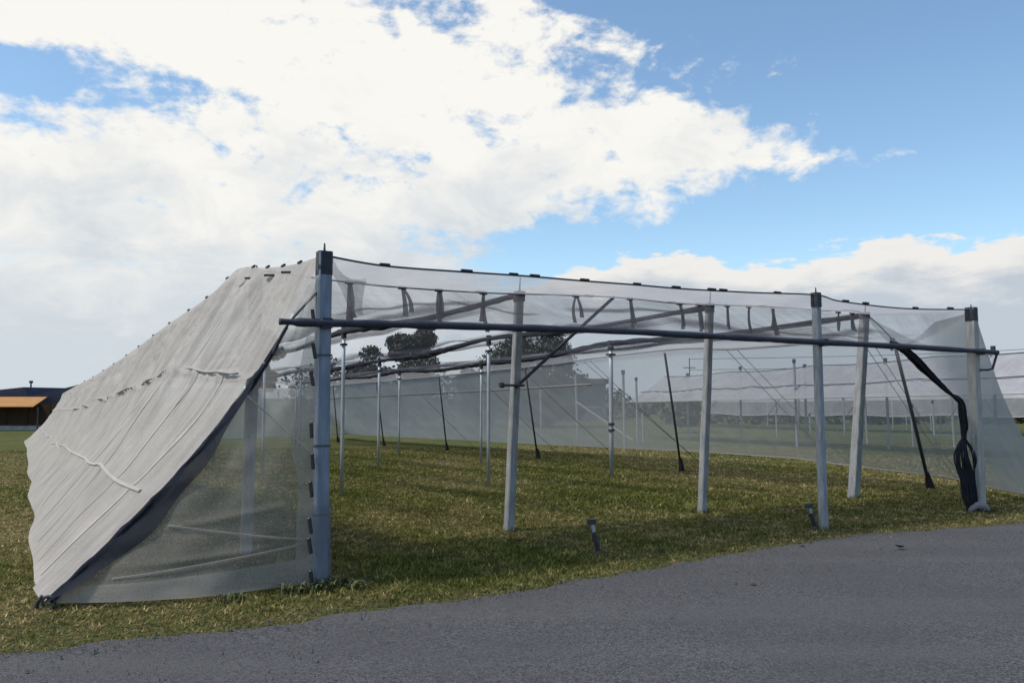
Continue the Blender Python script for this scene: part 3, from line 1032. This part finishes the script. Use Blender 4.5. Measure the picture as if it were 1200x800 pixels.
t = Thing('back_wall_net', P(7, 33), 'grey back wall net closing off the far end of the plot', 'net')
o = t.part('net_sheet', grid(bwall, 40, 10), M['net_wall'], True)
at_ = o.data.attributes.new('layers', 'FLOAT', 'POINT'); at_.data.foreach_set('value', [.9] * 400)
t.part('hem_cord', tube([bwall(i / 39, 1.) for i in range(40)], .022, 6), M['net_seam'], True)

# black gathered net hanging at the tan post
t = Thing('gathered_net', P(9.62, .12), 'black bunched net hanging beside the tan corner post', 'net')
gn = vnoise(120)
c = curve([P(8.15, .2, 2.42), P(8.27, .12, 2.34), P(8.5, .12, 2.22), P(8.83, .12, 2.02), P(9.15, .12, 1.83), P(9.40, .12, 1.68)], 40)
def strands(c, env, num, rad, seed):
    out = []
    for j in range(num):
        rr = random.Random(seed + j); ph = 6.283 * j / num + rr.uniform(-.3, .3); fq = rr.uniform(3, 8); of = rr.uniform(.45, 1.)
        pp = []
        for i, p in enumerate(c):
            s_ = i / (len(c) - 1); e_ = env(s_) * of; an = ph + .6 * math.sin(s_ * fq + j)
            pp.append(p + UV3 * (math.cos(an) * e_ * .55) + Vector((0, 0, math.sin(an) * e_ * .8)) - NV3 * (math.cos(an * 1.7) * e_ * .6))
        out.append(tube(pp, lambda s_: rad * (.45 + .55 * min(1, env(s_) / .05)) * (1 + .25 * gn(s_ * 14, j)), 6, lump=.12))
    return merge(*out)
t.part('swag', strands(c, lambda s_: .008 + .075 * math.sin(math.pi * min(1, .08 + s_ * .9)) ** .9 * (1 - .25 * s_), 13, .017, 800), M['net_dark'], True)
c = curve([P(9.40, .12, 1.68), P(9.52, .1, 1.60), P(9.57, .1, 1.40), P(9.60, .1, 1.15), P(9.58, .1, 1.02)], 26)
t.part('knot', strands(c, lambda s_: .012 + .065 * math.sin(math.pi * s_) ** .7, 12, .016, 830), M['net_dark'], True)
gs = []
for j in range(13):
    rr = random.Random(500 + j)
    o = (j - 6) * .024
    c = curve([P(9.58 + o * .3, .1, 1.05), P(9.54 + o * 1.3, .08 + rr.uniform(-.05, .05), .8), P(9.60 + o * 1.3, .07, .5), P(9.63 + o * .9, .06 + rr.uniform(-.03, .03), .2), P(9.66 + o * .8, .05, .03)], 16)
    gs.append(tube(c, lambda s: .015 * (1 + .35 * gn(s * 8, o * 40)), 6, lump=.15))
t.part('hanging_folds', merge(*gs), M['net_dark'], True)
def pale(s, q):
    p = P(9.62 + .16 * q, .02, 1.12 - .3 * s * (1 - .3 * q))
    return p + NV3 * (-.03 * math.sin(q * 5 + s * 2))
t.part('pale_wrap', grid(pale, 10, 8), M['net_front'], True)
t.part('foot_bundle', tube(curve([P(9.55, .05, .02), P(9.64, -.02, .10), P(9.74, -.06, .09), P(9.83, -.08, .03)], 12), lambda s: .045 * (.5 + math.sin(math.pi * s) * .5), 10, lump=.3), M['net_front'], True)

# ------------------------------------------------------------------ ground anchors (short stakes with tensioners)
for (u, n, lean, h, lab) in ((2.99, .0, -.10, .40, 'short leaning steel anchor stake in the grass between corner post and upright front post'), (6.36, .06, -.12, .34, 'short leaning steel anchor stake at the foot of the upright front post')):
    b = P(u, n); tp = P(u + lean * 1.1, n, h)
    t = Thing('anchor_stake', b, lab, 'stake', 'anchor stakes')
    d = (tp - b)
    for off in (-.016, .016):
        t.part('rod', tube([b + UV3 * off - d * .1, b + UV3 * off + d * .75], .010, 8), M['dark_steel'])
    t.part('turnbuckle', tube([b + d * .1, b + d * .3, b + d * .55, b + d * .62], lambda s: .03 - .012 * abs(s - .5), 8), M['dark_steel'])
    t.part('sleeve', tube([b + d * .62, b + d * .9], .024, 8), M['steel'])
    t.part('head', box(b + d * .86 - Vector((0, 0, .02)), .09, .05, .055, AU), M['dark_steel'])
    t.part('soil_mound', tube([b - Vector((0, 0, .02)), b + Vector((0, 0, .02)), b + Vector((0, 0, .05))], lambda s: .09 * (1 - .8 * s) + .01, 10, lump=.25), M['bark'])

# guy wires outside the far eave
GUY = [((11.5, 6.5, 2.84), (14.2, 5.6, 0.02)), ((11.5, 6.2, 2.83), (14.5, 5.5, .02)), ((11.6, 2.9, 2.64), (13.4, 2.4, .02)), ((11.6, 3.1, 2.66), (13.7, 2.7, .02)), ((11.6, 11.5, 2.85), (14.4, 10.4, .02)), ((11.6, 11.8, 2.85), (14.8, 10.8, .02)), ((11.7, 15.2, 2.83), (14.3, 13.8, .02)), ((11.8, 18.2, 2.8), (14.6, 17.4, .02)), ((12, 24, 2.78), (14.6, 23.2, .02))]
for i, (a, b) in enumerate(GUY):
    A, B = P(*a), P(*b)
    o = mesh_obj('guy_wire', *tube([A, A.lerp(B, .5) - Vector((0, 0, .03)), B], .007, 5), M['wire'], None, True, A)
    tag(o, 'thin taut guy wire running from the eave rail to the ground by the side wall', 'wire', 'guy wires along the side wall')

# ------------------------------------------------------------------ neighbouring net houses
def net_house(tagname, label, r0, r1, H, drop_dir, reach, low_z, seed, n_posts, thin_to=None, postr=.05, beams=True, post_off=0.):
    """ridge line r0-r1 (plan), slope sheet towards drop_dir"""
    f = vnoise(seed); f2 = vnoise(seed + 1)
    r0, r1 = Vector((*r0, 0)), Vector((*r1, 0)); d = (r1 - r0); ln = d.length; dn = d / ln
    dd = Vector((*drop_dir, 0)).normalized()
    def gv(p, z): return Vector((p.x, p.y, float(gz(p.x, p.y)) + z))
    t = Thing(tagname, gv(r0, 0), label, 'net house', 'neighbouring net houses')
    def sl(s, q):
        p = r0 + d * s
        x = s * ln
        p = p + dd * (reach * q)
        bay = abs(math.sin(x * math.pi / 5.6))
        z = H + (low_z - H) * q - .10 * bay * (1 - q) * .8
        w = math.sin(math.pi * q)
        z += w * (.075 * (1 - abs(math.sin(x * 3.1 + 2 * f(x, 0)))) ** 2 * (1 - q) * 2.2 + .03 * f2(x * 1.3, q * 4)) - .06 * w
        z += .06 * math.exp(-((q - .62) / .03) ** 2)
        return gv(p, z)
    t.part('slope_net', grid(sl, 160, 26), M['net_far'], True)
    t.part('lower_cord', tube([sl(i / 60, 1.) for i in range(61)], .025, 5), M['net_seam'])
    t.part('ridge_cord', tube([sl(i / 60, 0.) + Vector((0, 0, .01)) for i in range(61)], .022, 5), M['wire'])
    t.part('mid_cord', tube([sl(i / 60, .62) + Vector((0, 0, .02)) for i in range(61)], .02, 5), M['wire'])
    if thin_to is not None:
        def tn(s, q):
            p = r0 + d * s + dd * (reach + .5 * q)
            return gv(p, low_z + (thin_to - low_z) * q - .05 * math.sin(s * 40) * q)
        t.part('lower_net', grid(tn, 60, 6), M['net_far_thin'], True)
        t.part('hem_cord', tube([tn(i / 60, 1.) for i in range(61)], .03, 5), M['net_seam'])
    def back(s, q):
        p = r0 + d * s - dd * (9. * q)
        return gv(p, H - .05 - .35 * math.sin(math.pi * ((q * 3) % 1)))
    t.part('roof_net', grid(back, 60, 25), M['net_roof'], True)
    for k in range(n_posts):
        s = (k + .5) / n_posts
        p = r0 + d * s + dd * post_off
        b = gv(p, -.1); tp = gv(p + dn * random.uniform(-.1, .1), H + (.06 if k % 3 else .18))
        po = t.part('post', tube([b, tp], postr, 8), M['concrete'])
        t.part('post_cap', tube([tp - Vector((0, 0, .1)), tp + Vector((0, 0, .03))], postr * 1.5, 8), M['cap'], under=po)
        p2 = r0 + d * s - dd * 3.2
        t.part('post', tube([gv(p2, -.1), gv(p2 + dn * random.uniform(-.15, .15), H - .1)], postr, 8), M['concrete'])
        p3 = r0 + d * s + dd * (reach * .95)
        t.part('tie_wire', tube([gv(p, H), gv(p3 + dd * .9, .0)], .012, 5), M['wire'])
    return t


net_house('net_house', 'neighbouring net house with creased pale slope facing the see-through side wall', (20.5, 12), (8.0, 43), 3.18, (-.93, -.37), 2.3, 1.85, 130, 8)
net_house('net_house', 'farther net house seen under the slope of the neighbouring one, pale hem at knee height', (34, 30), (16, 66), 3.1, (-.89, -.45), 2.6, 1.9, 140, 7, thin_to=1.0)
a, b = Vector((3.1, 40, float(gz(3.1, 40)) + 1.9)), Vector((5.6, 38.2, float(gz(5.6, 38.2)) + .05))
t = Thing('braced_post', (3.15, 40, float(gz(3.15, 40))), 'pale post with a slanting pale brace seen through the side wall', 'post')
t.part('shaft', tube([Vector((3.2, 40, -.6)), Vector((3.1, 40, 2.75))], .055, 8), M['concrete'])
t.part('brace', tube([a, b], .045, 8), M['concrete'])
for i, (x, y, h) in enumerate(((4.25, 31, 2.95), (5.65, 37, 2.9), (6.0, 37.5, 1.5), (1.4, 39, 2.6), (-1.5, 44, 2.6), (10.9, 31.5, 3.35), (13.2, 41, 2.2), (19.2, 47.5, 2.1), (14.9, 35, 2.0), (15.2, 31.2, 1.6), (21.8, 42.5, 1.8), (26.5, 52, 1.3), (25.2, 52.5, 1.2), (18.5, 51, 1.1))):
    z0 = float(gz(x, y))
    t = Thing('boundary_post', (x, y, z0), 'pale post standing on the grass outside the side wall', 'post', 'pale posts outside the side wall')
    t.part('shaft', tube([Vector((x, y, z0 - .1)), Vector((x - .05, y, z0 + h))], .05, 8), M['concrete'])
    t.part('cap', tube([Vector((x - .05, y, z0 + h - .12)), Vector((x - .05, y, z0 + h + .03))], .07, 8), M['cap'])

# ------------------------------------------------------------------ far buildings
M['wood'] = solid('brown_boards', (.055, .035, .022), .85, .35, 3, stretch=(6, 6, .4))
M['orange'] = solid('ochre_sheet', (.36, .17, .045), .8, .18, 1.5)
M['navy'] = solid('navy_sheet', (.012, .018, .045), .7, .3, 1.5)
M['plinth'] = solid('pale_plinth', (.42, .41, .40), .9, .2, 2)
M['farm_wall'] = solid('grey_render', (.16, .17, .18), .9, .12, .8)
M['farm_roof'] = solid('grey_roof', (.10, .10, .11), .9, .15, 1.)

sb = Vector((-40, 55, float(gz(-40, 55))))
t = Thing('farm_shed', sb, 'low brown shed with ochre awning roof and navy peaked covers behind', 'shed')
def W(x, y, z): return Vector((x, y, z + sb.z))
for i in range(10):
    x0 = -44 + i * 1.48
    t.part('wall_board', box(W(x0, 56 + random.uniform(-.02, .02), .34), 1.44, .12, 1.42), M['wood'])
t.part('plinth', box(W(-37.4, 56.2, 0), 15, .3, .33), M['plinth'])
t.part('awning_roof', ([W(-46, 54.6, 1.58), W(-31.8, 54.6, 1.58), W(-32.6, 57.6, 2.22), W(-46, 57.6, 2.22), W(-46, 54.6, 1.63), W(-31.8, 54.6, 1.63), W(-32.6, 57.6, 2.27), W(-46, 57.6, 2.27)], [(3, 2, 1, 0), (4, 5, 6, 7), (0, 1, 5, 4), (1, 2, 6, 5), (2, 3, 7, 6), (3, 0, 4, 7)]), M['orange'])
for i, (x0, x1, xp, zp) in enumerate(((-40.5, -34.1, -34.4, 2.95), (-33.9, -27.2, -30.4, 3.15))):
    pr = []
    for y in (57.8, 64):
        pr += [W(x0, y, .2), W(x1, y, .2), W(x1, y, 2.32), W(xp, y, zp), W(x0, y, 2.3)]
    t.part('peaked_cover', (pr, [(0, 1, 2, 3, 4), (9, 8, 7, 6, 5)] + [(k, k + 5, (k + 1) % 5 + 5, (k + 1) % 5) for k in range(5)]), M['navy'])
t.part('side_bay', box(W(-30.2, 57.2, 0.3), 3.4, 1.0, 1.6), M['wood'])
for x in (-43, -39, -35, -31.6):
    t.part('awning_post', tube([W(x, 54.8, 0), W(x, 54.8, 1.58)], .06, 6), M['dark_steel'])
t.part('vent_pipe', tube([W(-34.6, 59, 2.8), W(-34.6, 59, 3.3)], .06, 6), M['dark_steel'])
t.part('vent_cowl', tube([W(-34.6, 59, 3.25), W(-34.6, 59, 3.42)], .13, 8), M['dark_steel'])

fb_ = Vector((2.0, 84, float(gz(2, 84))))
t = Thing('farm_building', fb_, 'flat-roofed grey farm building beyond the side wall net', 'building')
t.part('wall', box(Vector((3.2, 86, fb_.z)), 12.4, 8, 3.6), M['farm_wall'])
t.part('roof', box(Vector((3.2, 86, fb_.z + 3.6)), 13., 8.6, .5), M['farm_roof'])
for x in (-1.5, 1, 3.5, 6, 8.2):
    wn = t.part('window', box(Vector((x, 81.97, fb_.z + 1.3)), 1.1, .06, 1.2), M['farm_roof'])
    t.part('sill', box(Vector((x, 81.9, fb_.z + 1.2)), 1.3, .2, .09), M['plinth'], under=wn)
# overhead line with a pole
t = Thing('utility_pole', (19.5, 90, float(gz(19.5, 90))), 'thin utility pole with crossarm on the far field', 'pole')
t.part('mast', tube([Vector((19.5, 90, -.6)), Vector((19.5, 90, 6.0))], lambda s: .09 - .04 * s, 8), M['wood'])
t.part('crossarm', box(Vector((19.5, 90, 4.9)), 1.3, .1, .1), M['wood'])
for dz_, nm in ((5.9, 'upper'), (4.7, 'lower')):
    A, B = Vector((19.5, 90, dz_)), Vector((95, 84, dz_ + 4.5))
    tag(mesh_obj('overhead_wire', *tube([A.lerp(B, i / 12) - Vector((0, 0, 1.2 * math.sin(math.pi * i / 12))) for i in range(13)], .03, 5), M['wire'], None, False, A), f'{nm} overhead wire strung to the utility pole', 'wire')

# ------------------------------------------------------------------ trees and hedge
def leaves(n, centers, size, seed):
    r = np.random.default_rng(seed)
    c = np.array([q[:3] for q in centers], float); rad = np.array([q[3:6] for q in centers], float)
    w = (rad[:, 0] * rad[:, 1] * rad[:, 2]) ** .75; w /= w.sum()
    idx = r.choice(len(c), n, p=w)
    v = r.normal(size=(n, 3)); v /= np.linalg.norm(v, axis=1)[:, None]
    rr = r.uniform(.35, 1., n) ** .5 * r.normal(1, .09, n)
    pos = c[idx] + v * rad[idx] * rr[:, None]
    a = r.normal(size=(n, 3)); a /= np.linalg.norm(a, axis=1)[:, None]
    b = np.cross(a, r.normal(size=(n, 3))); b /= np.linalg.norm(b, axis=1)[:, None]
    s = size * r.uniform(.5, 1.3, n)[:, None]
    q = np.stack([pos - a * s, pos + b * s * .6, pos + a * s, pos - b * s * .6], 1).reshape(-1, 3)
    return [tuple(k) for k in q], [(4 * i, 4 * i + 1, 4 * i + 2, 4 * i + 3) for i in range(n)]


def tree(name, x, y, h, w, label, seed, mat='leaf_dark', n=5000, trunk_h=.25, kind='round'):
    z0 = float(gz(x, y)); r = random.Random(seed)
    t = Thing(name, (x, y, z0), label, 'tree', 'trees beyond the plot')
    top = Vector((x + r.uniform(-.2, .2), y, z0 + h * .85))
    gs = [tube(curve([(x, y, z0 - .2), (x + .05, y, z0 + h * .3), tuple(top)], 10), lambda s: h * .024 * (1 - .85 * s), 8)]
    cs = []
    for i in range(22):
        zz = r.uniform(trunk_h, .95); an = r.uniform(0, 6.28)
        prof = math.sin(math.pi * min(1, (zz - trunk_h) / (1 - trunk_h) * .8 + .15)) ** .6
        if kind == 'cone': prof = (1.05 - (zz - trunk_h) / (1 - trunk_h)) ** .8
        rr = w * .5 * prof * r.uniform(.3, .75)
        cx, cy, cz = x + math.cos(an) * rr, y + math.sin(an) * rr, z0 + h * zz
        e = w * r.uniform(.16, .27) * (prof * .7 + .3)
        cs.append((cx, cy, cz, e, e, e * r.uniform(.6, .9)))
        st = Vector((x, y, z0 + h * max(trunk_h * .8, zz - .18)))
        gs.append(tube([st, st.lerp(Vector((cx, cy, cz)), .6) + Vector((0, 0, -.1)), (cx, cy, cz)], lambda s: h * .008 * (1 - .7 * s), 5))
    t.part('trunk', merge(*gs), M['bark'], True)
    t.part('crown', leaves(int(n * 2.6), cs, .135, seed), M[mat])
    return t


tree('broadleaf_tree', -6.9, 58, 7.9, 4.4, 'tall dark tree with gaps in its crown behind the slim posts', 201, n=5200, trunk_h=.14)
tree('broadleaf_tree', -10.3, 60, 6.0, 4.6, 'rounded dark tree beside the taller dark one', 202, n=4200, trunk_h=.12)
tree('broadleaf_tree', 1.7, 62, 6.8, 7.6, 'wide dark tree behind the braced leaning post', 203, n=9500, trunk_h=.14)
tree('broadleaf_tree', -2.9, 66, 5.0, 4.4, 'low dark tree between the tall tree and the wide tree', 207, n=4200, trunk_h=.10)
tree('broadleaf_tree', -16.6, 54, 6.6, 3.0, 'tree with a bare trunk seen through the fine end net', 204, n=4200, trunk_h=.42)
tree('young_tree', 11.1, 52, 2.6, 1.9, 'small pale leafy bush growing outside the side wall', 206, mat='leaf_mid', n=1800, trunk_h=.15)

# far hedge / wood line as one mass
cs = []
for i in range(150):
    x = -24 + i * .75
    hgt = 1.15 + .5 * abs(math.sin(i * .37)) + (1.1 if x < -2 else 0) + (1.0 if x < 14 else 0) * (.5 + .5 * math.sin(i * .21))
    y = 92 + 3 * math.sin(i * .5) + .18 * x
    cs.append((x, y, float(gz(x, y)) + hgt * .8, .9, 1.2, hgt))
    if x > 10: cs.append((x * 1.55 + 10, y + 10, float(gz(x, y)) + hgt * .7, 1.2, 1.4, hgt * 1.0))
for i in range(90):      # nearer run of the hedge behind the far net house
    x = 13 + i * .6; y = 69 + 1.2 * math.sin(i * .4)
    hg = .62 + .12 * math.sin(i * .9) + .08 * math.sin(i * 2.3)
    cs.append((x, y, float(gz(x, y)) + hg * .9, .7, .9, hg))
V, F = leaves(30000, cs, .27, 210)
tag(mesh_obj('hedge', V, F, M['leaf_dark']), 'far dark hedge line across the end of the field', 'hedge', kind='stuff')

# ------------------------------------------------------------------ grass blades, weeds, gravel, leaves
def lawn(n, seed):
    r = np.random.default_rng(seed)
    d = 5.0 * (34 / 5.0) ** (r.random(n) ** .80)
    xx = (r.random(n) * 2 - 1) * (.72 * d + .8)
    yy = d
    off = np.interp(xx, ECX, ECY)
    k = yy > off + .03 - r.exponential(.06, n)
    xx, yy = xx[k], yy[k]; n = len(xx)
    near_edge = np.exp(-np.clip(yy - np.interp(xx, ECX, ECY), 0, 9) / .35)
    zz = gz(xx, yy)
    # patches
    ph = r.random((8, 3)) * 6.28; fr = r.normal(size=(8, 2)) * np.array([[.5], [.8], [1.2], [1.7], [2.4], [3.3], [4.5], [6.]])
    am = np.array([1, .9, .8, .7, .6, .5, .4, .4])
    pt = sum(am[i] * np.sin(fr[i, 0] * xx + fr[i, 1] * yy + ph[i, 0]) for i in range(8)) / 2.2
    cell = lambda c, q: np.modf(np.abs(np.sin(np.floor(xx / c + .3 * np.sin(yy * 9)) * 12.9898 + np.floor(yy / c) * 78.233 + q) * 43758.5453))[0]
    cl = .6 * cell(.085, 1.) + .4 * cell(.21, 5.)
    dry = np.clip(.53 + .50 * pt + r.normal(0, .2, n) + .5 * (cl - .5) + .5 * near_edge, 0, 1)
    hgt = r.uniform(.016, .048, n) * (.6 + .9 * cl) * (1 - .5 * dry) * (1 - .3 * near_edge)
    wd = r.uniform(.004, .010, n) * (.6 + d[k] / 11.)
    an = r.random(n) * 6.283
    lean = r.normal(0, .6, (n, 2)) * hgt[:, None] * (1 + dry)[:, None]
    bx, by = np.cos(an) * wd, np.sin(an) * wd
    p = np.empty((n, 3, 3), np.float32)
    p[:, 0] = np.stack([xx - bx, yy - by, zz - .004], 1)
    p[:, 1] = np.stack([xx + bx, yy + by, zz - .004], 1)
    p[:, 2] = np.stack([xx + lean[:, 0], yy + lean[:, 1], zz + hgt], 1)
    g_ = np.array([.150, .165, .040]); b_ = np.array([.325, .250, .125])
    col_ = g_ * (1 - dry)[:, None] + b_ * dry[:, None]
    col_ *= (r.uniform(.4, 1.3, n) * (.45 + 1.1 * cl) * np.where(r.random(n) < .08, 1.55, 1.) * (1 - .4 * near_edge))[:, None]
    me = bpy.data.meshes.new('grass')
    me.vertices.add(3 * n); me.vertices.foreach_set('co', p.reshape(-1))
    me.loops.add(3 * n); me.loops.foreach_set('vertex_index', np.arange(3 * n, dtype=np.int32))
    me.polygons.add(n); me.polygons.foreach_set('loop_start', np.arange(0, 3 * n, 3, dtype=np.int32)); me.polygons.foreach_set('loop_total', np.full(n, 3, np.int32))
    me.update(); me.validate()
    at = me.attributes.new('tint', 'FLOAT_COLOR', 'POINT')
    rgba = np.ones((3 * n, 4), np.float32); rgba[:, :3] = np.repeat(col_, 3, 0)
    at.data.foreach_set('color', rgba.reshape(-1))
    me.materials.append(M['blade'])
    o = bpy.data.objects.new('grass', me); C.objects.link(o)
    tag(o, 'short mown grass with dry brown patches covering the plot', 'grass', kind='stuff')


lawn(460000, 11)

def foot_tufts():
    r_ = random.Random(77)
    for key, lab in (('A1', 'braced leaning post'), ('B1', 'middle leaning post'), ('C1', 'thick leaning post'), ('M', 'upright front post'), ('R', 'tan corner post')):
        b = posts[key][0]
        V, F = [], []
        for i in range(90):
            an = r_.uniform(0, 6.28); rad = r_.uniform(.06, .17); ln = r_.uniform(.03, .10)
            p = Vector((b.x + math.cos(an) * rad, b.y + math.sin(an) * rad, b.z - .005)); w = r_.uniform(.004, .008)
            d = Vector((r_.uniform(-1, 1), r_.uniform(-1, 1), 0)) * ln * .5; k = len(V); sd_ = Vector((math.cos(an + 1), math.sin(an + 1), 0)) * w
            V += [p - sd_, p + sd_, p + d + Vector((0, 0, ln))]; F.append((k, k + 1, k + 2))
        tag(mesh_obj('grass_tuft', V, F, M['weed'], None, False, b), f'longer green grass tuft round the foot of the {lab}', 'grass tuft', 'tufts round the post feet')
foot_tufts()


# rank weeds at the foot of the corner post and along the end net hem
def weed(loc, n, h, seed, label):
    r = random.Random(seed)
    t = Thing('weed_clump', loc, label, 'weed', 'weeds by the corner post')
    V, F = [], []
    for i in range(n):
        an = r.uniform(0, 6.28); ln = h * r.uniform(.5, 1.1); out = r.uniform(.3, 1.1) * ln
        b = Vector(loc) + Vector((r.uniform(-.1, .1), r.uniform(-.07, .07), 0)); d = Vector((math.cos(an), math.sin(an), 0)); sd_ = Vector((-d.y, d.x, 0))
        w = r.uniform(.006, .014)
        k = len(V)
        V += [b - sd_ * w * .5, b + sd_ * w * .5, b + d * out * .45 + Vector((0, 0, ln * .75)) + sd_ * w, b + d * out * .45 + Vector((0, 0, ln * .75)) - sd_ * w, b + d * out + Vector((0, 0, ln * .85))]
        F += [(k, k + 1, k + 2, k + 3), (k + 3, k + 2, k + 4)]
    t.part('leaves', (V, F), M['weed'])


wl = ['leafy weed clump at the foot of the blue-grey corner post', 'leafy weed clump just in front of the blue-grey corner post', 'weed tuft beside the corner post on the side of the fine end net', 'weed tuft under the hem of the fine end net', 'weed tuft between the corner post and the road']
for i, (u, n, k, h) in enumerate(((.10, -.12, 60, .12), (-.05, -.2, 60, .10), (-.28, -.17, 45, .11), (-.8, -.2, 30, .08), (.25, -.25, 40, .08))):
    weed(P(u, n), k, h, 600 + i, wl[i])

# loose grit on the road and at its crumbling edge
r = np.random.default_rng(5)
n = 4200
ex = r.uniform(-5, 9, n); ey = np.interp(ex, ECX, ECY) - np.where(r.random(n) < .4, r.exponential(.22, n), r.uniform(0, 4.5, n)) + .05
s = r.uniform(.003, .009, n) * (1 + (r.random(n) < .04) * 1.2)
V, F = [], []
for i in range(n):
    k = len(V); a = r.random(5) * .6 + .7; x, y, q = ex[i], ey[i], s[i]
    if y < 2.0: continue
    V += [(x - q * a[0], y - q * .3, .02), (x + q * .3, y - q * a[1], .02), (x + q * a[2], y + q * .2, .02), (x - q * .1, y + q * a[3], .02), (x, y, .022 + q * .9 * a[4])]
    F += [(k, k + 1, k + 4), (k + 1, k + 2, k + 4), (k + 2, k + 3, k + 4), (k + 3, k, k + 4)]
tag(mesh_obj('grit', V, F, M['gravel']), 'loose grit scattered on the asphalt and along its edge', 'grit', kind='stuff')

def leaf(x, y, sz, an, seed, label):
    r_ = random.Random(seed)
    V, F = [], []
    for i in range(7):
        s = i / 6; w = sz * .32 * math.sin(math.pi * min(.97, s + .04)) ** .8
        cx = (s - .5) * sz
        for sx in (-1, 0, 1):
            V.append((cx, sx * w, .012 + abs(sx) * w * .5 + .15 * sz * (s - .5) ** 2 * 4))
    for i in range(6):
        for k in range(2):
            F.append((i * 3 + k, (i + 1) * 3 + k, (i + 1) * 3 + k + 1, i * 3 + k + 1))
    o = mesh_obj('fallen_leaf', V, F, M['dry_leaf'])
    o.location = (x, y, .026); o.rotation_euler = (r_.uniform(-.2, .2), r_.uniform(-.2, .2), an)
    tag(o, label, 'leaf', 'fallen leaves on the road')


leaf(4.2, 9.0, .12, .1, 1, 'curled dark leaf on the asphalt in front of the upright front post')
leaf(6.6, 10.05, .12, .2, 2, 'flat dark leaf on the asphalt in front of the tan corner post')
leaf(3.2, 9.22, .10, 1.0, 3, 'small brown leaf at the road edge beside the upright front post')
leaf(2.1, 7.3, .08, 2.0, 4, 'small brown leaf lying alone on the asphalt before the anchor stake')
